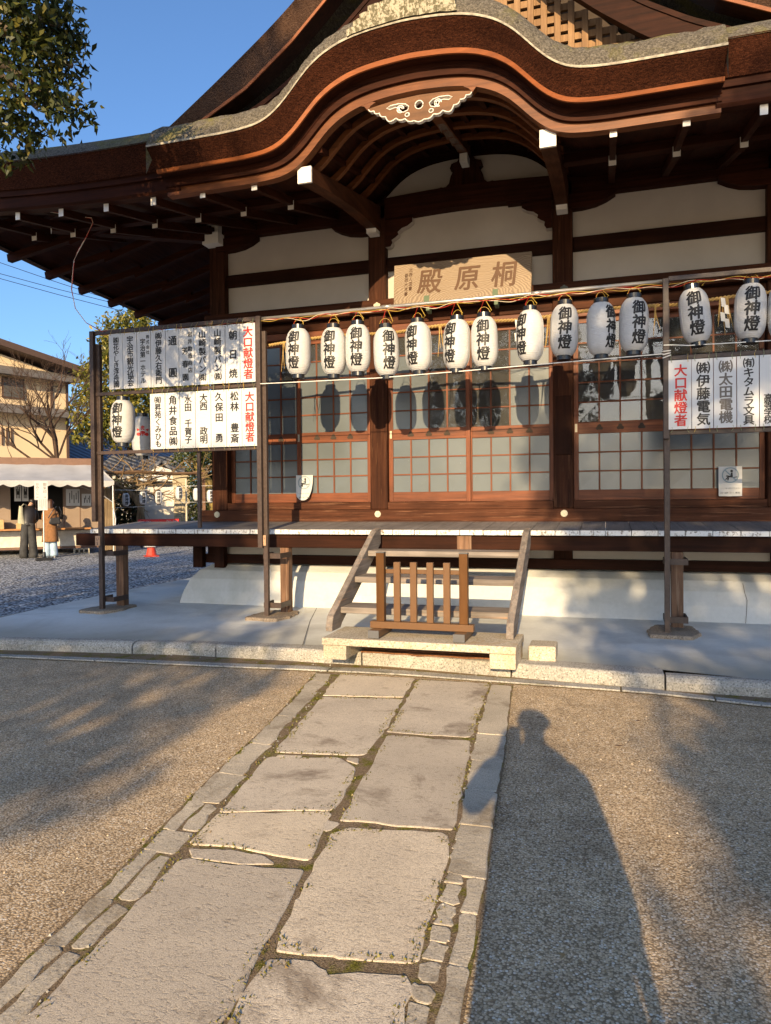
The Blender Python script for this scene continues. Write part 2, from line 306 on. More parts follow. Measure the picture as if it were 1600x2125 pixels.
# ------------------------------------------------------------------ mesh helpers
class MB:
    def __init__(s): s.v = []; s.f = []; s.mi = []
    def add(s, vs, fs, mi=0):
        o = len(s.v); s.v.extend([tuple(p) for p in vs]); s.f.extend([tuple(i + o for i in f) for f in fs]); s.mi.extend([mi] * len(fs)); return s
    def box(s, x0, x1, y0, y1, z0, z1, mi=0):
        return s.add([(x0, y0, z0), (x1, y0, z0), (x1, y1, z0), (x0, y1, z0), (x0, y0, z1), (x1, y0, z1), (x1, y1, z1), (x0, y1, z1)],
                     [(0, 3, 2, 1), (4, 5, 6, 7), (0, 1, 5, 4), (1, 2, 6, 5), (2, 3, 7, 6), (3, 0, 4, 7)], mi)
    def beam(s, p0, p1, wd, ht, mi=0, upv=(0, 0, 1)):
        a, b = Vector(p0), Vector(p1); d = (b - a).normalized(); r = d.cross(Vector(upv)).normalized(); u = r.cross(d)
        vs = [q + r * (sx * wd / 2) + u * (sz * ht / 2) for q in (a, b) for sx, sz in ((-1, -1), (1, -1), (1, 1), (-1, 1))]
        return s.add(vs, [(3, 2, 1, 0), (4, 5, 6, 7), (0, 1, 5, 4), (1, 2, 6, 5), (2, 3, 7, 6), (3, 0, 4, 7)], mi)
    def tube(s, pts, r, n=6, mi=0, cap=True):
        pts = [Vector(p) for p in pts]; m = len(pts); rr = r if isinstance(r, (list, tuple)) else [r] * m; vs = []
        for i, p in enumerate(pts):
            d = (pts[min(i + 1, m - 1)] - pts[max(i - 1, 0)]).normalized()
            a = d.cross(Vector((0, 0, 1)) if abs(d.z) < 0.95 else Vector((1, 0, 0))).normalized(); b = d.cross(a)
            for k in range(n):
                t = 2 * PI * k / n; vs.append(p + a * (rr[i] * math.cos(t)) + b * (rr[i] * math.sin(t)))
        fs = [(i * n + k, (i + 1) * n + k, (i + 1) * n + (k + 1) % n, i * n + (k + 1) % n) for i in range(m - 1) for k in range(n)]
        if cap: fs += [tuple(range(n)), tuple((m - 1) * n + k for k in reversed(range(n)))]
        return s.add(vs, fs, mi)
    def lathe(s, prof, n=32, c=(0, 0), mi=0):
        vs = [(c[0] + r * math.cos(2 * PI * k / n), c[1] + r * math.sin(2 * PI * k / n), z) for r, z in prof for k in range(n)]
        fs = [(i * n + k, i * n + (k + 1) % n, (i + 1) * n + (k + 1) % n, (i + 1) * n + k) for i in range(len(prof) - 1) for k in range(n)]
        fs += [tuple(reversed(range(n))), tuple((len(prof) - 1) * n + k for k in range(n))]
        return s.add(vs, fs, mi)
    def prism(s, poly, ax, a0, a1, mi=0, holes=None, mi_side=None):
        loops = [list(poly)] + [list(h) for h in (holes or [])]; flat = [p for l in loops for p in l]
        def P(p, a): return {'y': (p[0], a, p[1]), 'x': (a, p[0], p[1]), 'z': (p[0], p[1], a)}[ax]
        n = len(flat); vs = [P(p, a0) for p in flat] + [P(p, a1) for p in flat]
        if holes: tris = [tuple(t) for t in tessellate_polygon([[Vector((p[0], p[1], 0)) for p in l] for l in loops])]
        else: tris = [tuple(range(n))]
        fs = list(tris) + [tuple(i + n for i in reversed(t)) for t in tris]; k0 = len(fs); o = 0
        for l in loops:
            m = len(l)
            fs += [(o + i, o + i + n, o + (i + 1) % m + n, o + (i + 1) % m) for i in range(m)]; o += m
        base = len(s.f); s.add(vs, fs, mi)
        if mi_side is not None:
            for j in range(base + k0, len(s.f)): s.mi[j] = mi_side
        return s
    def loft(s, rows, mi=0, close=False):
        m = len(rows[0]); vs = [p for r in rows for p in r]
        fs = [(i * m + k, i * m + k + 1, (i + 1) * m + k + 1, (i + 1) * m + k) for i in range(len(rows) - 1) for k in range(m - 1)]
        if close: fs += [(i * m + m - 1, i * m, (i + 1) * m, (i + 1) * m + m - 1) for i in range(len(rows) - 1)]
        return s.add(vs, fs, mi)
    def build(s, name, mat, parent=None, smooth=False, bevel=0.0, fix=True):
        me = bpy.data.meshes.new(name); off = Vector((0, 0, 0))
        if parent is None:
            a = np.array(s.v); off = Vector(((a[:, 0].min() + a[:, 0].max()) / 2, (a[:, 1].min() + a[:, 1].max()) / 2, a[:, 2].min()))
        me.from_pydata([(p[0] - off.x, p[1] - off.y, p[2] - off.z) for p in s.v], [], s.f)
        for m in (mat if isinstance(mat, (list, tuple)) else [mat]): me.materials.append(m)
        if any(s.mi): me.polygons.foreach_set('material_index', s.mi)
        if fix:
            bm = bmesh.new(); bm.from_mesh(me); bmesh.ops.recalc_face_normals(bm, faces=bm.faces); bm.to_mesh(me); bm.free()
        if smooth: me.polygons.foreach_set('use_smooth', [True] * len(me.polygons))
        o = bpy.data.objects.new(name, me); COL.objects.link(o)
        if parent is None: o.location = off
        else: o.parent = parent; o.location = -wt(parent)
        if bevel:
            b = o.modifiers.new('bevel', 'BEVEL'); b.width = bevel; b.segments = 2; b.limit_method = 'ANGLE'; b.angle_limit = 0.7
        return o

def wt(o):
    p = o.location.copy()
    while o.parent is not None: o = o.parent; p += o.location
    return p

def tag(o, label=None, cat=None, group=None, kind=None):
    for k, v in (('label', label), ('category', cat), ('group', group), ('kind', kind)):
        if v: o[k] = v
    return o

def empty(name, loc, label=None, cat=None, group=None, kind=None, rz=0.0):
    o = bpy.data.objects.new(name, None); COL.objects.link(o); o.location = loc; o.rotation_euler.z = rz; o.empty_display_size = 0.2
    return tag(o, label, cat, group, kind)

def kids(o): return [c for c in bpy.data.objects if c.parent is o]

def copy_tree(o, parent=None):
    c = o.copy(); COL.objects.link(c)
    if parent is not None: c.parent = parent
    for ch in kids(o): copy_tree(ch, c)
    return c

def wob(a, amp): return a + random.uniform(-amp, amp)

def np_mesh(name, V, F, mat, parent=None, smooth=False):
    me = bpy.data.meshes.new(name); n, k = F.shape
    me.vertices.add(len(V)); me.vertices.foreach_set('co', V.astype(np.float32).ravel())
    me.loops.add(n * k); me.loops.foreach_set('vertex_index', F.astype(np.int32).ravel())
    me.polygons.add(n); me.polygons.foreach_set('loop_start', np.arange(0, n * k, k, dtype=np.int32))
    me.update(calc_edges=True); me.validate(); me.materials.append(mat)
    o = bpy.data.objects.new(name, me); COL.objects.link(o)
    if parent is not None: o.parent = parent; o.location = -wt(parent)
    return o

def leaves(name, P, size, mat, parent=None, droop=0.5, wid=0.42):
    n = len(P); d = rng.normal(size=(n, 3)); d[:, 2] -= droop * 1.2; d /= np.linalg.norm(d, axis=1)[:, None]
    r = rng.normal(size=(n, 3)); r -= (r * d).sum(1)[:, None] * d; r /= np.linalg.norm(r, axis=1)[:, None]
    nn = np.cross(d, r); L = (size * rng.uniform(0.65, 1.25, n))[:, None]
    b = P; m = P + d * L * 0.45; t = P + d * L - nn * L * 0.12
    V = np.stack([b, m + r * L * wid * 0.5 + nn * L * 0.06, t, m - r * L * wid * 0.5 + nn * L * 0.06], 1).reshape(-1, 3)
    return np_mesh(name, V, np.arange(4 * n).reshape(n, 4), mat, parent)

def clumps(cs, n, shell=0.35):
    """points spread over ellipsoid clumps (x,y,z,rx,ry,rz), denser towards their skins, gathered into twig-sized tufts"""
    cs = np.array(cs, float); vol = cs[:, 3] * cs[:, 4] * cs[:, 5]; pr = vol ** 0.75; pr /= pr.sum()
    nt_ = max(1, n // 14); k = rng.choice(len(cs), nt_, p=pr); d = rng.normal(size=(nt_, 3)); d /= np.linalg.norm(d, axis=1)[:, None]
    rad = rng.uniform(shell, 1.0, nt_) ** 0.6
    T = cs[k, :3] + d * rad[:, None] * cs[k, 3:]
    P = np.repeat(T, 14, 0); sc = (cs[np.repeat(k, 14), 3:].mean(1) * 0.13)[:, None]
    return P + rng.normal(size=P.shape) * np.clip(sc, 0.03, 0.35)

GL = {}
def glyph(ch, bold=0.0):
    key = (ch, bold)
    if key not in GL:
        cv = bpy.data.curves.new('lettering_source', 'FONT'); cv.body = ch; cv.size = 1.0; cv.offset = bold; cv.resolution_u = 3
        ob = bpy.data.objects.new('lettering_source', cv); COL.objects.link(ob); bpy.context.view_layer.update()
        me = ob.to_mesh(); vs = [(p.co.x, p.co.y) for p in me.vertices]; fs = [tuple(f.vertices) for f in me.polygons]
        ob.to_mesh_clear(); bpy.data.objects.remove(ob); bpy.data.curves.remove(cv); GL[key] = (vs, fs)
    return GL[key]

def put(mb, ch, x, z, size, y, sx=1.0, bold=0.0, mi=0, shear=0.0):
    if ch in ' \u3000': return
    vs, fs = glyph(ch, 0.0); k = bold * size
    for i, (ox, oz) in enumerate([(0, 0)] if k <= 0 else [(0, 0), (k, 0), (-k, 0), (0, k * 0.8), (0, -k * 0.8)]):
        mb.add([(x + ox + (a - 0.48 + shear * (b - 0.38)) * size * sx, y - i * 0.00012, z + oz + (b - 0.38) * size) for a, b in vs], fs, mi)

def vtext(mb, s, x, z0, z1, size, y, sx=1.0, bold=0.012):
    n = len(s)
    for i, ch in enumerate(s):
        put(mb, ch, x, z0 + (z1 - z0) * ((i + 0.5) / n), size, y, sx, bold)

def htext(mb, s, x, z, size, y, adv=None, bold=0.008, sx=1.0):
    adv = adv or size * 0.6
    for i, ch in enumerate(s): put(mb, ch, x + (i - (len(s) - 1) / 2) * adv + 0.18 * size * (1 if ord(ch) < 128 else 0), z, size, y, sx, bold)

def interp(x, tab):
    xs = [t[0] for t in tab]; ys = [t[1] for t in tab]
    return float(np.interp(x, xs, ys))

# ------------------------------------------------------------------ the setting
g = MB(); g.add([(-400, -400, 0), (400, -400, 0), (400, 400, 0), (-400, 400, 0)], [(0, 1, 2, 3)])
tag(g.build('ground', AGG), kind='structure')
g = MB(); g.add([(-70, 5.3, 0.004), (-6.5, 5.35, 0.004), (-6.5, 80, 0.004), (-70, 80, 0.004)], [(0, 1, 2, 3)])
tag(g.build('gravel_yard', GRAV), kind='structure')

KF = [(-7.0, 5.40), (-5.56, 5.555), (-3.65, 5.80), (-1.8, 5.83), (0.41, 5.62), (1.1, 5.585), (7, 5.45)]
KB = [(-7.0, 5.52), (-5.56, 5.66), (-3.65, 5.95), (-1.8, 6.03), (0.41, 5.83), (0.43, 5.73), (1.1, 5.69), (7, 5.57)]
# concrete apron round the hall, falling towards the kerb
a = MB(); xs = [-6.45, -5.56, -4.6, -3.65, -2.7, -1.8, -0.7, 0.41, 1.1, 7]
a.loft([[(x, interp(x, KB) - 0.02, 0.112) for x in xs], [(x, 6.95, 0.165) for x in xs], [(x, 8.4, 0.19) for x in xs], [(x, 22, 0.19) for x in xs]])
a.loft([[(-6.45, 5.4, 0.112), (-6.45, 6.95, 0.165), (-6.45, 8.4, 0.19), (-6.45, 22, 0.19)], [(-6.45, 5.4, -0.05), (-6.45, 6.95, -0.05), (-6.45, 8.4, -0.05), (-6.45, 22, -0.05)]])
tag(a.build('pavement', CONC), kind='structure')
for nm, pts in (('pavement_joint', [(-6.45, 6.55, 0.1525), (-5.7, 7.0, 0.1665), (-5.1, 7.72, 0.179)]), ('pavement_joint', [(-2.6, 5.95, 0.123), (-2.95, 6.95, 0.1665), (-3.2, 7.74, 0.179)])):
    m = MB(); m.loft([[(x - 0.004, y, z), (x + 0.004, y, z)] for x, y, z in pts]); tag(m.build(nm, plain('dark_joint_strip', (0.13, 0.12, 0.11), 0.9), None), kind='structure')  # thin dark strips mark the joints in the concrete
m = MB(); m.box(-6.60, -6.50, 5.35, 22, -0.03, 0.135); tag(m.build('gravel_kerb', KERBM, bevel=0.01), kind='structure')
m = MB(); m.box(-6.499, -6.451, 5.4, 22, -0.03, 0.09); tag(m.build('gravel_gutter', SOIL), kind='structure')
e = empty('kerb', (-1.5, 5.7, 0), kind='structure')
joints = [-7.0, -5.9, -4.22, -3.39, -2.0, -0.72, 0.41, 1.9, 3.4, 5.2]
for i in range(len(joints) - 1):
    x0, x1 = joints[i] + 0.006, joints[i + 1] - 0.006; flat = -3.4 < (x0 + x1) / 2 < 0.41; n = 9
    h = 0.118 if flat else 0.112; rows = []
    for k in range(n):
        x = x0 + (x1 - x0) * k / (n - 1); yf = interp(x, KF) + wob(0, 0.005); yb = interp(x, KB if x < 0.41 and flat or x < -3.39 else KB[5:]); yb = max(yb, yf + 0.09)
        r = 0.018 if flat else 0.045
        rows.append([(x, yf, -0.03), (x, yf - 0.004, h - r + wob(0, 0.004)), (x, yf + r * 0.35, h - r * 0.3), (x, yf + r, h + wob(0, 0.002)), (x, yb, h + 0.002), (x, yb, -0.03)])
    m = MB(); m.loft(rows); m.f.append(tuple(range(6))); m.f.append(tuple(range((n - 1) * 6, n * 6))); m.mi += [0, 0]
    m.build('kerb_stone', KERBM, e, bevel=0.006)
e = empty('gutter_strip', (-1.5, 5.5, 0), kind='structure')
SF = [(-7, 5.15), (-5.32, 5.287), (-1.71, 5.575), (0.30, 5.50), (1.047, 5.34), (7, 5.2)]
jj = [-7, -4.35, -2.2, 0.1, 0.72, 2.2, 4.6]
for i in range(len(jj) - 1):
    x0, x1 = jj[i] + 0.006, jj[i + 1] - 0.006; n = 8; rows = []
    for k in range(n):
        x = x0 + (x1 - x0) * k / (n - 1); yf = interp(x, SF) + wob(0, 0.004); wd = interp(x, [(-5.4, 0.085), (-3, 0.11), (-1.8, 0.13), (0.3, 0.10), (1, 0.075)])
        rows.append([(x, yf, -0.03), (x, yf, 0.016), (x, yf + wd, 0.016), (x, yf + wd, -0.03)])
    m = MB(); m.loft(rows); m.f += [(0, 1, 2, 3), tuple((n - 1) * 4 + q for q in range(4))]; m.mi += [0, 0]
    m.build('gutter_stone', KERBM, e, bevel=0.004)
s = MB(); rows = [[(x, interp(x, SF) - 0.02, 0.005), (x, interp(x, KF) + 0.03, 0.006)] for x in np.linspace(-7, 6, 40)]
s.loft(rows); tag(s.build('soil_seam', SOIL), kind='structure')

# the stone path, slab by slab
SLABS = [[(-2.05, 5.42), (-1.44, 5.44), (-1.38, 4.90), (-1.94, 4.80)], [(-1.93, 4.76), (-1.37, 4.86), (-1.29, 4.2), (-1.26, 3.72), (-1.77, 3.63)],
         [(-1.77, 3.55), (-1.39, 3.64), (-1.25, 3.53), (-1.215, 3.36), (-1.18, 3.02), (-1.66, 2.86)], [(-1.66, 2.84), (-1.18, 2.995), (-1.105, 2.56), (-1.29, 2.575), (-1.44, 2.58), (-1.62, 2.55)],
         [(-1.59, 2.44), (-1.35, 2.45), (-1.09, 2.48), (-0.99, 1.78), (-0.965, 1.30), (-1.45, 1.22), (-1.50, 1.6)],
         [(-1.40, 5.42), (-0.85, 5.44), (-0.76, 4.17), (-0.96, 4.155), (-1.26, 4.145)], [(-1.24, 4.08), (-0.96, 4.08), (-0.75, 4.11), (-0.675, 3.44), (-0.62, 2.97), (-0.87, 2.95), (-1.11, 2.93)],
         [(-1.10, 2.80), (-1.06, 2.865), (-0.70, 2.93), (-0.645, 2.92), (-0.61, 2.84), (-0.58, 2.52), (-0.55, 2.07), (-0.78, 2.04), (-0.985, 2.02), (-1.035, 2.32)],
         [(-0.985, 1.955), (-0.92, 1.975), (-0.83, 1.985), (-0.79, 1.95), (-0.68, 1.985), (-0.56, 2.01), (-0.54, 1.97), (-0.48, 1.25), (-0.93, 1.2)],
         [(-1.44, 1.17), (-0.95, 1.25), (-0.86, 0.35), (-1.33, 0.3)], [(-0.91, 1.15), (-0.47, 1.2), (-0.38, 0.3), (-0.82, 0.25)],
         [(-1.32, 0.25), (-0.85, 0.3), (-0.74, -0.7), (-1.2, -0.75)], [(-0.81, 0.2), (-0.37, 0.25), (-0.25, -0.75), (-0.7, -0.8)], [(-1.19, -0.8), (-0.25, -0.82), (-0.1, -2.4), (-1.0, -2.4)]]
path = empty('stone_path', (-1.2, 3, 0), kind='structure')

def rough_poly(poly, step=0.07, amp=0.007, cut=0.035):
    cx_, cy_ = sum(p[0] for p in poly) / len(poly), sum(p[1] for p in poly) / len(poly)
    poly = [(p[0] + (p[0] - cx_) / max(0.05, math.hypot(p[0] - cx_, p[1] - cy_)) * 0.008, p[1] + (p[1] - cy_) / max(0.05, math.hypot(p[0] - cx_, p[1] - cy_)) * 0.008) for p in poly]
    out = []; n = len(poly)
    for i in range(n):                      # soften the corners, then break up the edges
        p, q, r = Vector(poly[i - 1]), Vector(poly[i]), Vector(poly[(i + 1) % n])
        c = min(cut, (p - q).length * 0.3, (r - q).length * 0.3) * random.uniform(0.3, 1.2)
        out += [q + (p - q).normalized() * c, q + ((p - q).normalized() + (r - q).normalized()) * c * 0.28, q + (r - q).normalized() * c]
    res = []
    for i in range(len(out)):
        p, q = out[i], out[(i + 1) % len(out)]; L = (q - p).length; k = max(1, int(L / step))
        for j in range(k):
            pt = p.lerp(q, j / k); d = (q - p).normalized(); nn = Vector((-d.y, d.x)); res.append(pt + nn * random.uniform(-amp, amp))
    return [(p.x, p.y) for p in res]

def slab(poly, name='paving_slab', top=0.0185, mat=None, amp=0.008, cut=0.035, bev=0.008, step=0.07):
    m = MB(); m.prism(rough_poly(poly, step, amp, cut), 'z', -0.05, wob(top, 0.0018)); return m.build(name, mat or SLAB, path, bevel=bev)
EDGE = stone('edging_granite', (0.54, 0.475, 0.37), (0.27, 0.23, 0.175), (0.70, 0.63, 0.52), 150, stain=(0.20, 0.155, 0.10), bscale=34, bstr=0.7)
for p in SLABS: slab(p)
LO = [(5.42, -2.25), (5.38, -2.24), (4.07, -2.01), (3.18, -1.90), (2.57, -1.80), (2.21, -1.74), (1.70, -1.68), (0.0, -1.42)]; LI = [(5.42, -2.09), (5.34, -2.08), (3.62, -1.79), (2.54, -1.63), (2.23, -1.57), (1.60, -1.51), (0.0, -1.32)]
RI = [(5.4, -0.83), (4.10, -0.735), (2.96, -0.60), (2.52, -0.56), (1.94, -0.525), (0.0, -0.33)]; RO = [(5.4, -0.68), (3.80, -0.53), (3.02, -0.47), (2.59, -0.43), (2.35, -0.41), (2.08, -0.395), (1.6, -0.36), (0.0, -0.2)]
def xat(tab, y): return interp(y, sorted(tab))
y = 5.42
for L in (0.28, 0.34, 0.55, 0.5, 0.42, 0.30, 0.36, 0.22, 0.33, 0.27, 0.38, 0.5, 0.4, 0.45):
    y1 = y - L * random.uniform(0.8, 1.15); gp = 0.010; a, b = (xat(LO, y), xat(LI, y) - 0.012), (xat(LO, y1), xat(LI, y1) - 0.012)
    if L in (0.36, 0.33, 0.27, 0.38):
        mx, mx1 = a[0] * 0.45 + a[1] * 0.55, b[0] * 0.5 + b[1] * 0.5
        slab([(a[0], y), (mx - gp, y), (mx1 - gp, y1 + gp), (b[0], y1 + gp)], 'edging_stone', 0.0175, mat=EDGE, amp=0.009, cut=0.02)
        slab([(mx, y - 0.01), (a[1], y - 0.02), (b[1], y1 + 0.03), (mx1, y1 + 0.02)], 'edging_stone', 0.016, mat=EDGE, amp=0.01, cut=0.03)
    else:
        slab([(a[0], y), (a[1] - random.uniform(0, 0.03), y), (b[1] - random.uniform(0, 0.03), y1 + gp), (b[0], y1 + gp)], 'edging_stone', 0.017, mat=EDGE, amp=0.011, cut=0.02)
    y = y1
ys = [5.40, 4.25, 3.80, 3.40, 3.02, 2.60, 2.37, 2.09, 1.62, 1.2, 0.8, 0.4]
for y, y1 in zip(ys, ys[1:]):
    cut = 0.0 if y > 3.0 else 0.075
    slab([(xat(RI, y) + cut + 0.005, y), (xat(RO, y), y), (xat(RO, y1), y1 + 0.014), (xat(RI, y1) + cut + 0.005, y1 + 0.014)], 'edging_stone', 0.0185, mat=EDGE, amp=0.007, cut=0.02)
y = 2.97
while y > 1.2:
    L = random.uniform(0.07, 0.17); slab([(xat(RI, y) - wob(0, 0.006), y), (xat(RI, y) + 0.058, y - 0.01), (xat(RI, y - L) + 0.058, y - L + 0.015), (xat(RI, y - L), y - L + 0.012)], 'edging_stone', 0.018, amp=0.008, cut=0.06, bev=0.006, step=0.03, mat=EDGE); y -= L
m = MB(); m.loft([[(xat(LO, y) - 0.015, y, 0.0145), (xat(RO, y) + 0.012, y, 0.0145)] for y in np.linspace(5.46, 0.0, 30)]); m.build('path_bed', SOIL, path)
# thin filler stones in the wide joints
for p in [[(-1.6, 2.52), (-1.45, 2.55), (-1.30, 2.55), (-1.22, 2.5), (-1.35, 2.465), (-1.55, 2.46)], [(-1.72, 3.6), (-1.6, 3.62), (-1.6, 3.585), (-1.72, 3.575)], [(-1.2, 2.92), (-1.1, 2.9), (-1.12, 2.82), (-1.17, 2.83)], [(-1.34, 3.66), (-1.28, 3.66), (-1.26, 3.58), (-1.33, 3.62)]]:
    slab(p, 'filler_stone', 0.018, amp=0.004, cut=0.02, bev=0.005, step=0.03)
# moss and crumbs in the joints
jl = []
for poly in SLABS[:9]:
    for i in range(len(poly)):
        p, q = Vector(poly[i]), Vector(poly[(i + 1) % len(poly)]); d = (q - p).normalized(); nn = Vector((d.y, -d.x))
        for _ in range(int((q - p).length * 330)):
            c = p.lerp(q, random.random()); k = math.sin(c.x * 9 + c.y * 6) + math.sin(c.y * 17 - c.x * 5)
            if k > -0.1: jl.append((c.x + nn.x * random.gauss(0.014, 0.012), c.y + nn.y * random.gauss(0.014, 0.012), 0.012))
for _ in range(1600):
    y = random.uniform(1.4, 5.35); tb = random.choice((LI, RI, LO)); 
    if math.sin(y * 11) + math.sin(y * 5.3 + 1) > 0.0: jl.append((xat(tb, y) + random.gauss(0, 0.012), y, 0.012))
MOSS = leafmat('joint_moss', [(0.0, (0.06, 0.05, 0.01)), (0.5, (0.14, 0.13, 0.02)), (0.85, (0.24, 0.21, 0.04)), (1.0, (0.20, 0.13, 0.06))], 0.2)
mo = leaves('moss', np.array(jl), 0.013, MOSS, None, droop=-1.0, wid=0.7); tag(mo, kind='stuff')
pv = []; pf = []
for _ in range(150):
    y = random.uniform(1.5, 5.5); x = xat(random.choice((LO, LI, RI)), y) + random.gauss(0, 0.012); r = random.uniform(0.004, 0.011)
    if random.random() < 0.2: x, y = random.uniform(-5, 1), interp(x, SF) + random.uniform(0.12, 0.2)
    o = len(pv); t0 = random.random() * 6
    pv += [(x + r * math.cos(t0 + k * PI / 2.5) * wob(1, 0.3), y + r * math.sin(t0 + k * PI / 2.5) * wob(1, 0.3), 0.011) for k in range(5)] + [(x + wob(0, r / 3), y + wob(0, r / 3), 0.012 + r)]
    pf += [(o + k, o + (k + 1) % 5, o + 5) for k in range(5)]
m = MB(); m.add(pv, pf); tag(m.build('pebbles', KERBM), kind='stuff')

FL = []
for _ in range(46): FL.append((random.uniform(-5.5, 2.2), random.uniform(1.6, 5.4), 0.004))
for _ in range(50): x = random.uniform(-6, 2); FL.append((x, interp(x, SF) + random.uniform(-0.12, 0.2), 0.012))
lf = leaves('fallen_leaves', np.array(FL), 0.045, leafmat('fallen_leaf', [(0.0, (0.10, 0.045, 0.02)), (0.6, (0.22, 0.12, 0.05)), (1.0, (0.36, 0.24, 0.09))], 0.1), None, droop=0.0, wid=0.5)
vz = np.empty(len(lf.data.vertices) * 3); lf.data.vertices.foreach_get('co', vz); vz = vz.reshape(-1, 3); vz[:, 2] = 0.006 + np.abs(vz[:, 2] - 0.006) * 0.22 + 0.006; lf.data.vertices.foreach_set('co', vz.ravel()); tag(lf, kind='stuff')
pv = []; pf = []
for _ in range(900):
    x, y, r = random.uniform(-4.5, 1.6), random.uniform(1.5, 5.4), random.uniform(0.003, 0.008)
    o = len(pv); t0 = random.random() * 6; pv += [(x + r * math.cos(t0 + k * PI / 2.5) * wob(1, 0.3), y + r * math.sin(t0 + k * PI / 2.5) * wob(1, 0.3), 0.0005) for k in range(5)] + [(x, y, r * 0.9)]; pf += [(o + k, o + (k + 1) % 5, o + 5) for k in range(5)]
m = MB(); m.add(pv, pf); tag(m.build('grit', plain('grit', (0.42, 0.34, 0.24), 0.8, var=0.5, scale=7)), kind='stuff')
# base stones, step stone, side stone
for x, lab in ((-5.58, 'rough flat stone under the leftmost sign post, by the gravel'), (-3.46, 'rough flat stone under the sign post left of the stairs'), (0.57, 'rough flat stone under the sign post right of the stairs')):
    m = MB(); m.prism(rough_poly([(x - 0.2, 6.85), (x + 0.15, 6.83), (x + 0.24, 7.02), (x + 0.2, 7.42), (x - 0.12, 7.4), (x - 0.2, 7.1)], 0.05, 0.012, 0.06), 'z', 0.12, 0.195)
    tag(m.build('base_stone', BASEM, bevel=0.012), lab, 'base stone', 'flat stones under the posts')
ss = empty('step_stone', (-1.44, 5.75, 0.11), 'pale granite slab step on two granite blocks at the foot of the stairs', 'step stone')
m = MB(); m.box(-2.235, -0.655, 5.50, 6.06, 0.230, 0.29); m.build('top_slab', STEPM, ss, bevel=0.008)
for x0, x1 in ((-2.23, -2.03), (-0.86, -0.66)):
    m = MB(); m.box(x0, x1, 5.52, 6.0, 0.11, 0.228); m.build('support_block', STEPM, ss, bevel=0.008)
m = MB(); m.box(-0.60, -0.385, 5.86, 6.12, 0.10, 0.235); tag(m.build('side_stone', STEPM, bevel=0.012), 'small granite block on the kerb just right of the stair foot', 'stone block')
m = MB(); m.box(-2.0, -0.9, 5.9, 6.05, 0.118, 0.135); m.prism([(-2.0 + 0.1 * k, 5.80 + random.uniform(-0.06, 0.02)) for k in range(12)] + [(-0.9, 5.95), (-2.0, 5.95)], 'z', 0.119, 0.129)
tag(m.build('dead_leaves', plain('dead_leaf_litter', (0.20, 0.085, 0.035), 0.95, var=0.5, scale=60)), kind='stuff')
# stairs
st = empty('wooden_stairs', (-1.5, 6.5, 0.29), 'grey weathered wooden stairs of three treads up to the veranda', 'stairs')
for x0, x1 in ((-2.305, -2.245), (-0.765, -0.705)):
    m = MB(); m.prism([(5.77, 0.292), (5.765, 0.33), (5.80, 0.42), (7.02, 1.10), (7.19, 1.13), (7.19, 0.97), (6.9, 0.80), (6.02, 0.33), (5.98, 0.292)], 'x', x0, x1)
    m.build('stringer', W_GREY['y'], st, bevel=0.006)
for y0, z1 in ((5.97, 0.475), (6.35, 0.705), (6.75, 0.92)):
    m = MB(); m.box(-2.243, -0.767, y0, y0 + 0.31, z1 - 0.055, z1); m.build('tread', W_GREY['x'], st, bevel=0.006)
# barrier
br = empty('barrier', (-1.43, 5.7, 0.29), 'brown slatted folding barrier standing on the stone step', 'barrier')
m = MB(); m.box(-1.865, -1.005, 5.65, 5.72, 0.360, 0.416); m.build('base_rail', ALUX, br, bevel=0.004)
for x in (-1.777, -1.085):
    m = MB(); m.box(x - 0.034, x + 0.034, 5.655, 5.715, 0.417, 0.979); m.build('post', ALU, br, bevel=0.003)
    m = MB(); m.box(x - 0.036, x + 0.036, 5.653, 5.717, 0.980, 0.987); m.build('post_cap', GREYCAP, br)
for x in (-1.638, -1.499, -1.361, -1.223):
    m = MB(); m.box(x - 0.027, x + 0.027, 5.665, 5.705, 0.417, 0.905); m.build('slat', ALUX, br, bevel=0.003)
m = MB(); m.box(-1.742, -1.120, 5.706, 5.73, 0.807, 0.843); m.build('top_rail', ALUX, br, bevel=0.003)
for x in (-1.80, -1.10):
    m = MB(); m.box(x - 0.045, x + 0.045, 5.545, 5.93, 0.30, 0.359); f = m.build('foot', ALUX, br, bevel=0.004)
    m = MB(); m.box(x - 0.046, x + 0.046, 5.532, 5.5445, 0.298, 0.36); m.box(x - 0.03, x + 0.03, 5.56, 5.60, 0.2905, 0.299); m.build('end_cap', GREYCAP, f)

# ------------------------------------------------------------------ the hall
hall = empty('shrine_hall', (-1.51, 8.3, 0.19), 'dark timber shrine hall with a curved cypress bark gable over its glazed doors', 'shrine hall')
CX = -1.51
COLX = [-4.71, -2.58, -0.445, 1.69, 3.82]
def H(m, name, mat, par=None, **k): return m.build(name, mat, par or hall, **k)
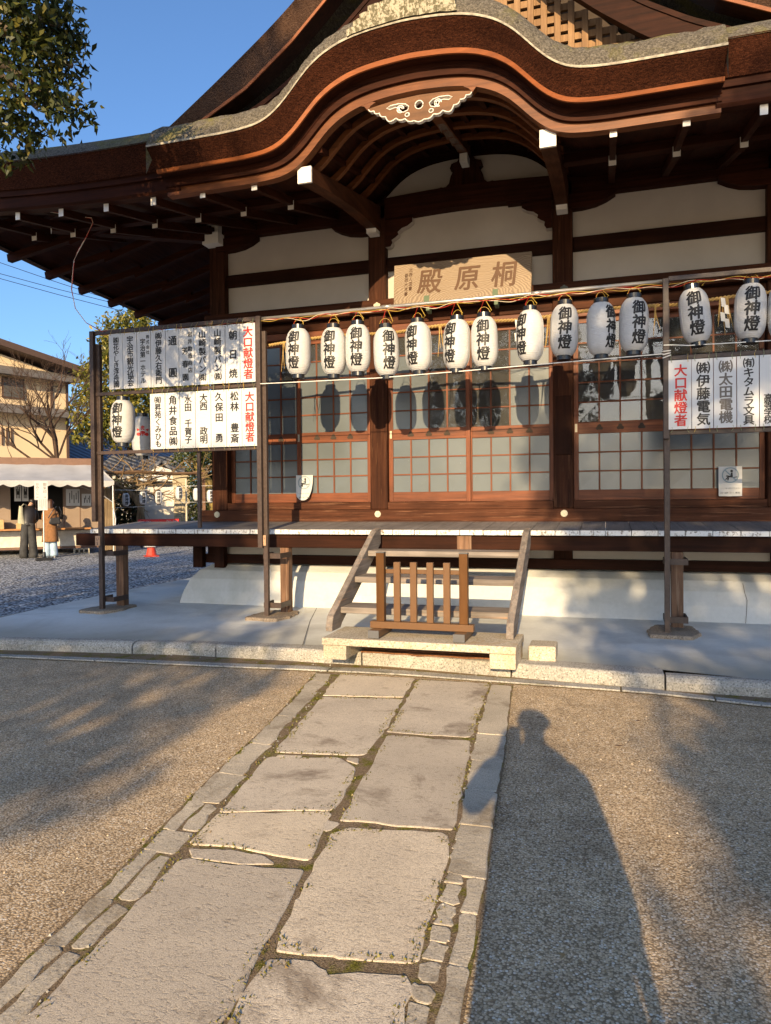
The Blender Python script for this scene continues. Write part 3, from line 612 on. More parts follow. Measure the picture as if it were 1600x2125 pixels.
# white plaster mound under the floor
m = MB(); prof = [(7.76, 0.17), (7.80, 0.33), (7.86, 0.47), (7.94, 0.57), (8.05, 0.63), (8.2, 0.65)]
m.loft([[(5, y, z), (1.0, y, z), (-1.5, y, z), (-3.4, y, z), (-4.72 - (8.07 - y), y, z), (-4.72 - (8.07 - y), 12, z), (-4.72 - (8.07 - y), 19, z)] for y, z in prof])
H(m, 'foundation_mound', MOUND)
m = MB(); zz = [(1.30, 8.0, 0.60), (1.305, 7.90, 0.53), (1.31, 7.855, 0.465), (1.325, 7.82, 0.40), (1.318, 7.80, 0.33), (1.312, 7.785, 0.27), (1.30, 7.757, 0.175)]
m.loft([[(x - 0.003, y - 0.006, z), (x + 0.002, y - 0.006, z)] for x, y, z in zz]); H(m, 'plaster_crack', plain('crack_line', (0.16, 0.14, 0.12), 0.9))
m = MB(); m.box(-4.86, 5, 8.04, 8.2, 0.652, 0.76); m.box(-4.86, -4.7, 8.2, 19, 0.652, 0.76); H(m, 'foot_beam', W_DARK['x'], bevel=0.006)
m = MB(); m.box(-4.8, 5, 8.14, 8.2, 0.76, 1.0); H(m, 'under_floor_panel', PLASTER)
for x in (-4.71, -2.58, -0.445, 1.69):
    m = MB(); m.box(x - 0.1, x + 0.1, 8.07, 8.139, 0.761, 1.05); H(m, 'floor_post', W_DARK['z'])
# veranda
dk = MB(); ends = MB()
def deckz(y): return 1.107 + (y - 7.2) * 0.0635
x = -0.239 - 0.235 * 24
while x < 5:
    wd = 0.235; j = random.uniform(-0.004, 0.004); y0 = 7.2 + random.uniform(0, 0.012); xa, xb = max(x, -5.9) + 0.0022, x + wd - 0.0022; dz = random.uniform(-0.0015, 0.0015)
    if xb > -5.9:
        o = len(dk.v); dk.add([(xa, y0, deckz(y0) + dz), (xb, y0, deckz(y0) + dz), (xb, 8.13, deckz(8.13)), (xa, 8.13, deckz(8.13)), (xa, y0, 1.055), (xb, y0, 1.055), (xb, 8.13, 1.1), (xa, 8.13, 1.1)],
                                [(0, 1, 2, 3), (4, 7, 6, 5), (0, 4, 5, 1), (1, 5, 6, 2), (2, 6, 7, 3), (3, 7, 4, 0)])
        ends.box(xa + 0.001, xb - 0.001, y0 - 0.003, y0 - 0.0005, 1.057, deckz(y0) - 0.003 + dz)
    x += wd
y = 8.14
while y < 17:
    dk.box(-5.9, -4.86, y, y + 0.23, 1.06, 1.14); ends.box(-5.904, -5.901, y + 0.002, y + 0.228, 1.062, 1.137); y += 0.235
v = H(dk, 'veranda_deck', W_DECK, bevel=0.003); H(ends, 'board_ends', FLAKE, v)
m = MB(); m.box(-6.13, 5, 7.26, 7.37, 0.905, 1.05); H(m, 'veranda_beam', W_DARK['x'], bevel=0.006)
m = MB(); m.box(-5.84, -5.73, 7.38, 17, 0.905, 1.05); H(m, 'veranda_beam', W_DARK['y'], bevel=0.006)
for x in (-1.375, 3.6):
    m = MB(); m.box(x - 0.075, x + 0.075, 7.235, 7.259, 0.908, 1.045); H(m, 'joist_end', W_POST, bevel=0.003)
for x in (-5.52, -3.385, 0.64, 2.7):
    m = MB(); m.box(x - 0.052, x + 0.052, 7.27, 7.37, 0.19, 0.904); H(m, 'veranda_post', W_POST, bevel=0.006)
for yy in (10.2, 13, 16):
    m = MB(); m.box(-5.85, -5.73, yy, yy + 0.12, 0.19, 0.904); H(m, 'veranda_post', W_POST)
for x, sx in ((-4.95, 1), (-4.65, 1)):
    m = MB(); m.box(x, x + 0.13, 7.95, 8.038, 0.60, 1.05); H(m, 'floor_post', W_DARK['z'])
# sill, columns, beams
m = MB(); m.box(-4.95, 5, 8.12, 8.42, 1.163, 1.308); H(m, 'ground_sill', W_SILL, bevel=0.008)
m = MB(); m.box(-4.83, -4.6, 8.43, 19, 1.163, 1.308); H(m, 'ground_sill', W_DARK['y'])
CW = wood('column_timber', (0.022, 0.008, 0.0045), (0.088, 0.032, 0.016), 'z', 0.65, worn=(0.17, 0.08, 0.042))
for x in COLX:
    m = MB(); m.box(x - 0.108, x + 0.108, 8.2, 8.42, 1.308, 4.9); H(m, 'column', CW, bevel=0.012)
for yy in (10.4, 12.6, 14.8, 17):
    m = MB(); m.box(-4.82, -4.6, yy, yy + 0.22, 1.308, 4.9); H(m, 'column', CW)
m = MB(); m.box(-0.53, -0.36, 8.18, 8.2, 1.9, 2.55); H(m, 'column_patch', W_DARK['z'], bevel=0.004)
GD = wood('lintel_timber', (0.028, 0.010, 0.005), (0.092, 0.032, 0.015), 'x', 0.6)
m = MB(); m.box(-4.86, 5, 8.13, 8.199, 3.615, 3.775); H(m, 'tie_beam', GD, bevel=0.006)
m = MB(); m.box(-4.84, -4.79, 8.2, 19, 3.615, 3.775); H(m, 'tie_beam', W_DARK['y'])
for i in range(4):
    xa, xb = COLX[i] + 0.109, COLX[i + 1] - 0.109
    m = MB(); m.box(xa, xb, 8.24, 8.40, 3.50, 3.60); m.box(xa, xb, 8.29, 8.38, 3.601, 3.78); H(m, 'transom_rail', GD, bevel=0.004)
    m = MB(); m.box(xa, xb, 8.205, 8.40, 3.405, 3.485); H(m, 'door_head', W_DOOR['x'], bevel=0.004)
    m = MB(); m.box(xa, xb, 8.205, 8.40, 1.309, 1.395); H(m, 'door_threshold', W_SILL, bevel=0.004)
    m = MB(); m.box(xa, xb, 8.30, 8.36, 3.781, 4.139); H(m, 'wall_panel', PLASTER)
    m = MB(); m.box(xa, xb, 8.30, 8.36, 4.291, 4.76); H(m, 'wall_panel', PLASTER)
    m = MB(); m.box(xa, xb, 8.25, 8.38, 4.14, 4.29); H(m, 'middle_tie', W_DARK['x'], bevel=0.004)
m = MB()
for y0, y1 in ((8.43, 10.39), (10.63, 12.59), (12.83, 14.79), (15.03, 17)): m.box(-4.75, -4.68, y0, y1, 1.31, 4.8)
H(m, 'side_wall', PLASTER)
m = MB(); m.box(COLX[0] - 0.14, COLX[1] + 0.6, 8.2, 8.42, 4.74, 4.93); m.box(COLX[2] - 0.6, 5, 8.2, 8.42, 4.72, 4.93); H(m, 'wall_plate', W_EAVE['x'], bevel=0.006)
m = MB(); m.box(-4.82, -4.6, 8.04, 8.199, 4.64, 4.78); m.box(-4.79, -4.63, 8.10, 8.199, 4.80, 4.92); H(m, 'beam_end', WHITE)
m = MB(); m.box(-4.82, -4.6, 8.43, 19, 4.74, 4.95); H(m, 'wall_plate', W_EAVE['y'])
def boat(xc, L=0.56, sides=(1, -1)):
    m = MB()
    for sgn in sides:
        pts = [(xc, 4.575), (xc + sgn * 0.22, 4.58), (xc + sgn * 0.36, 4.60), (xc + sgn * 0.47, 4.64), (xc + sgn * L, 4.69), (xc + sgn * L, 4.735), (xc, 4.735)]
        m.prism(pts, 'y', 8.17, 8.30)
    H(m, 'boat_bracket', W_EAVE['x'], bevel=0.005)
boat(COLX[0], sides=(1,)); boat(COLX[1], sides=(-1,)); boat(COLX[2], sides=(1,)); boat(COLX[3])
# rainbow beam, its brackets, the tympanum and strut inside the curved gable
m = MB(); n = 14; rows = []
for k in range(n + 1):
    x = COLX[1] + 0.109 + (COLX[2] - COLX[1] - 0.218) * k / n; s = math.sin(PI * k / n) * 0.035
    rows.append([(x, 8.16, 4.715 + s), (x, 8.16, 4.955 + s), (x, 8.36, 4.955 + s), (x, 8.36, 4.715 + s)])
m.loft(rows, close=True); H(m, 'rainbow_beam', W_EAVE['x'])
for sgn, xc in ((1, COLX[1] + 0.109), (-1, COLX[2] - 0.109)):
    p = [(0, 4.40), (0.06, 4.40), (0.085, 4.44), (0.075, 4.475), (0.12, 4.50), (0.16, 4.53), (0.15, 4.56), (0.20, 4.60), (0.27, 4.62), (0.33, 4.66), (0.33, 4.712), (0, 4.712)]
    m = MB(); m.prism([(xc + sgn * a, z) for a, z in p], 'y', 8.20, 8.29, 0, None, 1); H(m, 'carved_bracket', [W_EAVE['x'], PLASTER])
CT = [(0, .72), (.3, .70), (.5, .665), (.65, .61), (.8, .52), (.9, .42), (1.0, .295), (1.1, .175), (1.2, .092), (1.3, .038), (1.45, .012), (1.65, 0), (3, 0)]
def kc(d):
    d = abs(d); return sum(interp(abs(d + o), CT) for o in (-0.08, -0.04, 0, 0.04, 0.08)) / 5 / 0.715
arch = [(CX + d, 4.86 + 0.50 * kc(d * 1.08)) for d in np.linspace(-1.0, 1.0, 31)]
m = MB(); m.prism([(arch[0][0], 4.93)] + arch + [(arch[-1][0], 4.93)], 'y', 8.305, 8.35); H(m, 'tympanum_plaster', PLASTER)
st_ = [(-0.36, 4.985), (-0.30, 5.02), (-0.245, 5.01), (-0.2, 5.05), (-0.18, 5.13), (-0.15, 5.19), (-0.19, 5.22), (-0.17, 5.27), (-0.1, 5.29), (-0.08, 5.33)]
m = MB(); m.prism([(CX + a, z) for a, z in st_] + [(CX - a, z) for a, z in reversed(st_)], 'y', 8.22, 8.304); H(m, 'frog_leg_strut', W_EAVE['z'], bevel=0.004)
m = MB(); m.box(CX - 0.045, CX + 0.045, 8.06, 8.219, 5.20, 5.30); H(m, 'strut_bracket_end', WHITE, bevel=0.006)
m = MB(); m.box(-4.6, 5, 8.43, 8.47, 4.80, 6.0); H(m, 'upper_wall', W_DARK['x'])
# doors
PULL = plain('door_pull_metal', (0.45, 0.40, 0.30), 0.5, 0.4)
def door(x0, x1, yf, clear, ncol=4):
    sw = 0.052; m = MB()
    m.box(x0, x0 + sw, yf, yf + 0.035, 1.397, 3.403); m.box(x1 - sw, x1, yf, yf + 0.035, 1.397, 3.403)
    d = H(m, 'door', W_DOOR['z'], bevel=0.003)
    m = MB(); xa, xb = x0 + sw, x1 - sw
    
    for za_, zb_ in ((1.398, 1.512), (2.13, 2.258), (3.345, 3.402)): m = MB(); m.box(xa, xb, yf + 0.002, yf + 0.033, za_, zb_); H(m, 'rail', W_DOOR['x'], d, bevel=0.003)
    m = MB(); zl = [1.512 + (2.13 - 1.512) * k / 3 for k in range(4)]; zu = [2.258 + (3.345 - 2.258) * k / 5 for k in range(6)]; xsn = [xa + (xb - xa) * k / ncol for k in range(ncol + 1)]
    for zz_, za_, zb_ in ((zl, 1.5125, 2.1295), (zu, 2.2585, 3.3445)):
        m = MB()
        for z in zz_[1:-1]: m.box(xa, xb, yf + 0.008, yf + 0.026, z - 0.008, z + 0.008, 0)
        for xx in xsn[1:-1]: m.box(xx - 0.009, xx + 0.009, yf + 0.006, yf + 0.028, za_, zb_, 1)
        H(m, 'muntins', [W_DOOR['x'], W_DOOR['z']], d)
    yg = yf + 0.018
    for zs, top in ((zl, 0), (zu, 1)):
        fr, cl = MB(), MB()
        for i in range(ncol):
            for k in range(len(zs) - 1):
                t = cl if clear(i, k, top) else fr; a = wob(0, 0.0012); b = wob(0, 0.0012)
                t.add([(xsn[i], yg + a, zs[k]), (xsn[i + 1], yg - a, zs[k]), (xsn[i + 1], yg + b, zs[k + 1]), (xsn[i], yg - b, zs[k + 1])], [(0, 1, 2, 3)])
        if fr.v: H(fr, 'frosted_panes', FROST, d)
        if cl.v: H(cl, 'clear_panes', CLEAR, d)
    m = MB()
    for i in range(1, ncol):
        m = MB(); out = []
        for q in range(30):
            t = 2 * PI * q / 30; r = 0.030 * (1 + 0.22 * math.cos(3 * (t - PI / 2))) * (1 + 0.05 * math.cos(9 * t)); out.append((xsn[i] + r * 1.15 * math.cos(t), 2.192 + r * math.sin(t)))
        m.prism(out, 'y', yf - 0.003, yf + 0.003); H(m, 'crest_carving', DARKIN, d)
    m = MB()
    xp = x0 + sw * 0.5; m.box(xp - 0.012, xp + 0.012, yf - 0.002, yf - 0.0003, 2.15, 2.24); H(m, 'door_pull', PULL, d)
    return d
none = lambda i, k, t: False
door(-4.60, -3.63, 8.315, lambda i, k, t: t == 1 and i == 3 and k > 2); door(-3.66, -2.69, 8.265, lambda i, k, t: t == 1 and k == 4)
door(-2.471, -1.49, 8.265, lambda i, k, t: t == 1 and i >= 2 or t == 1 and k == 4); door(-1.53, -0.554, 8.315, lambda i, k, t: t == 1 and (i < 2 or k == 4))
door(-0.336, 0.645, 8.265, lambda i, k, t: t == 1); door(0.605, 1.58, 8.315, lambda i, k, t: t == 1 and k != 2)
door(1.80, 2.78, 8.265, none); door(2.74, 3.71, 8.315, none)
# inside: floor, ceiling, back wall with a latticed window open to the sky
m = MB(); m.box(-4.68, 5, 8.45, 16.9, 1.2, 1.3); H(m, 'inner_floor', W_DARK['x'])
m = MB(); m.box(-4.7, 5, 8.45, 17, 4.0, 4.05); H(m, 'inner_ceiling', W_DARK['x'])
bw = MB(); wx0, wx1, wz0, wz1 = -2.75, -0.55, 2.45, 3.02
bw.box(-4.6, wx0, 17, 17.1, 1.3, 4.0); bw.box(wx1, 5, 17, 17.1, 1.3, 4.0); bw.box(wx0, wx1, 17, 17.1, 1.3, wz0); bw.box(wx0, wx1, 17, 17.1, wz1, 4.0)
bw.box(4.9, 5, 8.45, 17, 1.3, 4.0); H(bw, 'back_wall', plain('inner_wall', (0.22, 0.19, 0.15), 0.9))
m = MB()
for k in range(12): xx = wx0 + (wx1 - wx0) * k / 11; m.box(xx - 0.014, xx + 0.014, 17.02, 17.05, wz0, wz1)
for k in range(3): z = wz0 + (wz1 - wz0) * k / 2; m.box(wx0, wx1, 17.021, 17.049, z - 0.014, z + 0.014)
H(m, 'window_lattice', W_DARK['z'])
# nail covers
def rosette(x, z, y, r, petals, mat):
    m = MB(); n = petals * 6
    pts = [(r * ((1 - 0.12 * abs(math.cos(petals * PI * k / n))) if petals > 6 else (0.80 + 0.20 * abs(math.cos(petals * PI * k / n)))), 2 * PI * k / n) for k in range(n)]
    m.prism([(x + q * math.sin(t), z + q * math.cos(t)) for q, t in pts], 'y', y - 0.008, y)
    m.lathe([(r * 0.34, 0), (r * 0.30, 0.006), (r * 0.1, 0.008)], 12)
    for t in range(len(m.v) - 36, len(m.v)): px, py, pz = m.v[t]; m.v[t] = (x + px, y - 0.008 - pz, z + py)
    for k in range(petals):
        t = 2 * PI * (k + 0.5) / petals; cx, cz = x + r * 0.64 * math.sin(t), z + r * 0.64 * math.cos(t)
        m.prism([(cx + r * 0.12 * math.sin(t + q * PI / 3) , cz + r * 0.12 * math.cos(t + q * PI / 3)) for q in range(6)], 'y', y - 0.011, y - 0.0079)
    H(m, 'nail_cover', mat)
for x in COLX[:4]: rosette(x + 0.01, 1.255, 8.119, 0.04, 12, BRASSG)
for x in COLX[1:4]: rosette(x + 0.02, 3.695, 8.129, 0.045, 6, BRASSG if x < -2 else plain('green_bronze', (0.10, 0.11, 0.09), 0.6))

# ---- roof: eaves
XL, XR, YF = -7.16, 4.14, 5.83
def sori(t): return 0.02 * max(0.0, t - 2.6) ** 2
def main_strip(pts):
    """front eave layers left and right of the curved gable, then the left and right sides"""
    out = []
    for xa, xb in ((XL, CX - 2.32), (CX + 2.32, XR)):
        out.append([[(x, y, z + sori(abs(x - CX))) for y, z in pts] for x in np.linspace(xa, xb, 22)])
    for sgn, xe in ((1, XL), (-1, XR)):
        out.append([[(xe + sgn * (y - YF), yy if i else YF + (y - YF), z + sori(abs(XL - CX)) * max(0, 1 - i / 9.0) ** 2) for y, z in pts] for i, yy in enumerate(np.linspace(YF, 19, 24))])
    return out
def layer(name, mat, pts, smooth=False):
    for rows in main_strip(pts): m = MB(); m.loft(rows); o = H(m, name, mat, smooth=smooth)
    return o
layer('bark_eave', BARK, [(YF, 4.765), (YF + 0.02, 4.735), (YF + 0.11, 4.59), (YF + 0.13, 4.545), (YF + 0.20, 4.545)])
layer('eave_board', W_EAVE['x'], [(YF + 0.15, 4.547), (YF + 0.155, 4.49), (YF + 0.24, 4.485)])
layer('eave_fascia', W_EAVE['x'], [(YF + 0.18, 4.487), (YF + 0.185, 4.385), (YF + 0.20, 4.36), (YF + 0.30, 4.36)])
# soffit boards rising to the walls
layer('soffit_boards', W_EAVE['y'], [(YF + 0.25, 4.40), (YF + 1.15, 4.60), (YF + 1.16, 4.56), (YF + 2.6, 4.99)])
RAF = {a: W_EAVE[a] for a in 'xy'}
fx = [CX + s * (1.58 + 0.54 * k) for s in (-1, 1) for k in range(10) if 1.58 + 0.54 * k < 5.5]
for x in fx:
    so_ = sori(abs(x - CX))
    m = MB(); m.beam((x, YF + 0.255, 4.325 + so_), (x, YF + 1.2, 4.53 + so_ * 0.5), 0.055, 0.075); r = H(m, 'flying_rafter', RAF['y'], bevel=0.003)
    m = MB(); m.box(x - 0.0275, x + 0.0275, YF + 0.243, YF + 0.247, 4.284 + so_, 4.362 + so_); H(m, 'rafter_end', WHITE, r)
    m = MB(); m.beam((x, YF + 1.07, 4.462 + so_ * 0.5), (x, YF + 2.5, 4.88), 0.065, 0.085); r = H(m, 'base_rafter', RAF['y'], bevel=0.003)
    m = MB(); m.box(x - 0.0325, x + 0.0325, YF + 1.053, YF + 1.058, 4.416 + so_ * 0.5, 4.507 + so_ * 0.5); H(m, 'rafter_end', WHITE, r)
m = MB(); m.loft([[(x, YF + 1.10, 4.52 + sori(abs(x - CX)) * .5), (x, YF + 1.10, 4.60 + sori(abs(x - CX)) * .5), (x, YF + 1.2, 4.61 + sori(abs(x - CX)) * .5), (x, YF + 1.2, 4.52 + sori(abs(x - CX)) * .5)] for x in np.linspace(XL + 1.1, CX - 1.15, 12)], close=True); H(m, 'rafter_bar', W_EAVE['x']); m = MB()
m.loft([[(x, YF + 1.10, 4.52), (x, YF + 1.10, 4.60), (x, YF + 1.2, 4.61), (x, YF + 1.2, 4.52)] for x in np.linspace(CX + 1.15, XR - 1.1, 4)], close=True); H(m, 'rafter_bar', W_EAVE['x'])
y = 6.55
while y < 18:
    q = max(0, 1 - (y - YF) / 5.5) ** 2 * sori(5.65)
    m = MB(); m.beam((XL + 0.19, y, 4.305 + q), (XL + 1.2, y, 4.53 + q * .5), 0.07, 0.09); m.beam((XL + 1.1, y, 4.46 + q * .5), (XL + 2.5, y, 4.88), 0.065, 0.085); H(m, 'side_rafter', RAF['x'])
    y += 0.62
m = MB(); m.beam((-4.71, 8.2, 4.79), (-6.08, 6.87, 4.63), 0.13, 0.20); hr = H(m, 'hip_rafter', W_EAVE['x'], bevel=0.006)
m = MB(); dv = Vector((-1.37, -1.33, -0.16)).normalized(); m.beam(Vector((-6.08, 6.87, 4.63)) + dv * 0.001, Vector((-6.08, 6.87, 4.63)) + dv * 0.006, 0.132, 0.202); H(m, 'rafter_end', WHITE, hr)
m = MB(); m.beam((-6.0, 6.95, 4.76), (-7.0, 5.98, 4.66), 0.11, 0.13); H(m, 'hip_rafter', W_EAVE['x'])

# ---- roof: main bark surface (hip below, big gable facing the front)
GT = [(0, 0), (.08, .10), (.2, .20), (.45, .35), (1, .66), (2, 1.22), (2.75, 1.72), (3.46, 2.22), (3.83, 2.52), (4.7, 3.35), (5.7, 4.35)]
def g_(e): return sum(interp(max(0, e + o), GT) for o in (-.2, -.1, 0, .1, .2)) / 5 if e > 1.0 else interp(max(0, e), GT)
YV = 7.8
def roofz(x, y):
    es = min(x - XL, XR - x); e = min(es, y - YF) if y < YV - 0.001 else es
    return 4.755 + g_(max(0, e)) + sori(abs(x - CX)) * max(0, 1 - max(0, y - YF) / 4) * (1 if y < YV else 0.5)
m = MB(); xs_ = list(np.linspace(XL, CX, 34)) + list(np.linspace(CX, XR, 34))[1:]
ysf = list(np.linspace(0, 0.5, 6) + YF) + list(np.linspace(YF + 0.62, YV - 0.01, 9))
for xx_, yy_ in (([x for x in np.linspace(XL, CX - 2.3, 22)], ysf), ([x for x in np.linspace(CX + 2.3, XR, 22)], ysf), ([x for x in np.linspace(CX - 2.3, CX + 2.3, 30)], [y for y in ysf if y > 6.9])):
    m.loft([[(x, y, roofz(x, y)) for x in xx_] for y in yy_])
m.loft([[(x, YV - 0.005, roofz(x, YV - 0.01)) for x in xs_], [(x, 8.55, roofz(x, YV - 0.01) + (0.42 if abs(x - CX) < 3.0 else 0.2)) for x in xs_]])
m.loft([[(x, y, roofz(x, y)) for x in xs_] for y in (YV, YV + 0.02, 10, 13, 16, 19.2)])
H(m, 'bark_roof', BARKTOP, smooth=True)
# gable verge: bark edge, rim board, bargeboard
def zrim(d): return interp(d, [(0, 8.95), (.5, 8.3), (1.0, 7.72), (1.54, 7.18), (1.97, 6.79), (2.58, 6.34), (3.32, 5.98), (3.8, 5.78), (4.4, 5.5)])
ds = np.linspace(-4.5, 4.5, 90)
m = MB(); m.loft([[(CX + d, YV - 0.015, roofz(CX + d, YV + 0.01) + 0.005), (CX + d, YV, roofz(CX + d, YV + 0.01) - 0.04), (CX + d, YV + 0.05, zrim(abs(d)) + 0.02)] for d in ds]); H(m, 'verge_bark', BARKG)
m = MB(); m.loft([[(CX + d, YV + 0.035, zrim(abs(d)) + 0.025), (CX + d, YV + 0.04, zrim(abs(d)) - 0.012), (CX + d, YV + 0.055, zrim(abs(d)) - 0.012)] for d in ds]); H(m, 'verge_rim', RIM)
m = MB(); m.loft([[(CX + d, YV + 0.055, zrim(abs(d)) - 0.011), (CX + d, YV + 0.32, zrim(abs(d)) + 0.03)] for d in ds]); H(m, 'verge_soffit', W_DARK['x'])
def zb(d): return interp(d, [(0, 8.15), (.5, 7.5), (1.0, 6.93), (1.45, 6.54), (1.9, 6.2), (2.35, 5.93), (2.8, 5.72), (3.4, 5.5)])
m = MB(); dsb = np.linspace(-3.3, 3.3, 60)
m.loft([[(CX + d, 8.0, zb(abs(d)) + 0.33), (CX + d, 8.0, zb(abs(d))), (CX + d, 8.09, zb(abs(d)))] for d in dsb]); m.loft([[(CX + d, 7.985, zb(abs(d)) + 0.36), (CX + d, 7.985, zb(abs(d)) + 0.30), (CX + d, 8.0, zb(abs(d)) + 0.30)] for d in dsb]); H(m, 'gable_bargeboard', W_DARK['x'])
m = MB(); m.prism([(CX - 2.6, 5.6), (CX + 2.6, 5.6), (CX + 1.0, 7.3), (CX, 8.5), (CX - 1.0, 7.3)], 'y', 8.52, 8.54); H(m, 'gable_back', DARKIN)
m = MB(); m2 = MB(); d = -1.92
while d < 1.95:
    top = zb(abs(d)) + 0.12
    if top > 6.38: m.box(CX + d - 0.034, CX + d + 0.034, 8.30, 8.34, 6.30, top)
    d += 0.147
z = 6.38
while z < 7.6:
    wdt = interp(z, [(6.3, 1.95), (6.6, 1.5), (7.0, 1.0), (7.6, 0.5)]); m2.box(CX - wdt, CX + wdt, 8.345, 8.38, z, z + 0.075); z += 0.115
H(m, 'gable_lattice', W_LATT, bevel=0.003); H(m2, 'gable_lattice', W_LATT)
m = MB(); m.box(CX - 2.1, CX + 2.1, 8.22, 8.30, 6.205, 6.30); H(m, 'gable_sill', W_LATT, bevel=0.005)
m = MB(); m.box(CX - 2.5, CX + 2.5, 8.28, 8.32, 5.7, 6.204); H(m, 'gable_base_board', W_DARK['x'])
m = MB(); m.tube([(CX, 7.7, 9.2), (CX, 19, 9.2)], 0.3, 10); H(m, 'main_ridge', BARKTOP)

# ---- the curved front gable (bark layers on a bargeboard)
DX = np.concatenate([np.linspace(-2.44, -1.5, 14), np.linspace(-1.45, 1.45, 80), np.linspace(1.5, 2.39, 14)])
def kcurve(y, base, amp, sc): return [(CX - 0.03 + d, y, base + amp * kc(d * sc)) for d in DX]
def ktop(y): return interp(y, [(5.70, 0), (5.715, .06), (5.77, .15), (5.86, .235), (6.0, .31), (6.6, .46), (7.4, .60), (8.3, .80), (9.5, 1.05)])
m = MB(); rows = [kcurve(5.70, 4.645, .645, 1.0), kcurve(5.715, 4.622, .643, 1.0), kcurve(5.80, 4.555, .632, 1.01), kcurve(5.855, 4.502, .615, 1.02)]
m.loft(rows)
ends_l = [r[0] for r in rows]; ends_r = [r[-1] for r in rows]
for e_ in (ends_l, ends_r):
    sg = 0.03 if e_ is ends_l else -0.03
    m.loft([[(p[0], p[1], p[2]) for p in e_], [(p[0] + sg, 6.6, p[2] + 0.12) for p in e_]])
H(m, 'gable_bark_edge', BARK)
m = MB(); m.loft([kcurve(y, 4.645 + ktop(y), .645, 1.0 - 0.01 * min(1, (y - 5.7) * 3)) for y in (5.695, 5.705, 5.715, 5.74, 5.77, 5.81, 5.86, 5.92, 6.0, 6.2, 6.6, 7.4, 8.3, 9.5)])
m.v = [(x, y + (wob(0, 0.008) if y > 5.70 else 0), z + (wob(0, 0.013) if y > 5.70 else 0)) for x, y, z in m.v]
for sd_ in (0, -1):
    m.loft([[kcurve(y, 4.645 + ktop(y), .645, 1.0)[sd_], tuple(np.add(kcurve(y, 4.645 + ktop(y), .645, 1.0)[sd_], (0, 0, -0.25)))] for y in (5.695, 5.78, 6.05, 7.4, 9.5)])
H(m, 'gable_bark_roof', BARKTOP, smooth=True)
m = MB(); m.loft([kcurve(5.698, 4.656, .645, 1.0), kcurve(5.692, 4.648, .645, 1.0), kcurve(5.697, 4.637, .644, 1.0)]); H(m, 'bark_lip', plain('pale_bark_lip', (0.36, 0.32, 0.25), 0.9, var=0.4, scale=22), smooth=True)
m = MB(); m.loft([kcurve(5.850, 4.50, .615, 1.02), kcurve(5.860, 4.472, .607, 1.03), kcurve(5.878, 4.471, .607, 1.03)]); H(m, 'gable_rim', RIM)
m = MB(); m.loft([kcurve(5.878, 4.4715, .607, 1.03), kcurve(6.05, 4.490, .60, 1.035)]); H(m, 'gable_soffit', W_EAVE['x'])
m = MB(); m.loft([kcurve(5.985, 4.49, .60, 1.035), kcurve(5.985, 4.455, .596, 1.04), kcurve(5.997, 4.447, .595, 1.042), kcurve(6.0, 4.40, .588, 1.05), kcurve(6.06, 4.40, .588, 1.05)]); H(m, 'gable_moulding', W_EAVE['x'])
m = MB(); m.loft([kcurve(6.035, 4.415, .588, 1.05), kcurve(6.035, 4.375, .585, 1.06), kcurve(6.03, 4.374, .585, 1.06), kcurve(6.03, 4.328, .578, 1.075), kcurve(6.11, 4.325, .578, 1.075)])
HF = H(m, 'curved_bargeboard', W_HAFU)
m = MB()
for sg in (-1, 1):
    zc = 4.33 + .575 * kc(0.46 * 1.12); x = CX + sg * 0.46
    m.prism([(x - 0.075, zc + 0.01 - (0.008 if sg < 0 else 0)), (x - 0.03, zc - 0.012), (x, zc - 0.05), (x + 0.03, zc - 0.012), (x + 0.075, zc + 0.01 - (0.008 if sg > 0 else 0)), (x, zc + 0.03)], 'y', 6.032, 6.10)
H(m, 'bargeboard_cusp', W_HAFU, HF)
# vault: curved ribs and boards, arms with white ends
m = MB()
for k in range(4):
    y = 6.32 + 0.47 * k; ris = 0.235 * (y - 6.03)
    dd = [d for d in DX if abs(d) < 1.16]
    m.loft([[(CX + d, y - 0.028, 4.37 + ris + .56 * kc(d * 1.10)) for d in dd], [(CX + d, y - 0.028, 4.32 + ris + .56 * kc(d * 1.12)) for d in dd], [(CX + d, y + 0.028, 4.32 + ris + .56 * kc(d * 1.12)) for d in dd], [(CX + d, y + 0.028, 4.37 + ris + .56 * kc(d * 1.10)) for d in dd]])
H(m, 'vault_ribs', W_HAFU)
m = MB()
for d in (-0.95, -0.72, -0.45, -0.2, 0.2, 0.45, 0.72, 0.95):
    m.beam((CX + d, 6.12, 4.372 + .56 * kc(d * 1.10) + 0.02), (CX + d, 8.25, 4.372 + .52 + .56 * kc(d * 1.10) + 0.02), 0.05, 0.05)
H(m, 'vault_battens', W_EAVE['y'])
m = MB(); dd = [d for d in DX if abs(d) < 2.4]
m.loft([[(CX + d, y, 4.40 + 0.235 * (y - 6.03) + .565 * kc(d * 1.09)) for d in dd] for y in (6.09, 6.5, 7, 7.6, 8.4)]); H(m, 'vault_boards', W_EAVE['y'])
m = MB(); m.beam((CX, 6.15, 4.93), (CX, 8.25, 5.40), 0.10, 0.10); H(m, 'vault_ridge_beam', W_HAFU)
m = MB()
for k in range(4):
    y = 6.9 + k * 0.27; z = 4.93 + (y - 6.15) * 0.2238 - 0.0535
    for q in range(5): m.box(CX - 0.034, CX + 0.034, y + q * 0.045, y + q * 0.045 + 0.014, z + q * 0.01 - 0.002, z + q * 0.01)
    m.box(CX - 0.038, CX - 0.032, y, y + 0.2, z - 0.002 + 0.02, z + 0.022); m.box(CX + 0.032, CX + 0.038, y, y + 0.2, z + 0.018, z + 0.022)
H(m, 'key_pattern', W_GREY['y'])
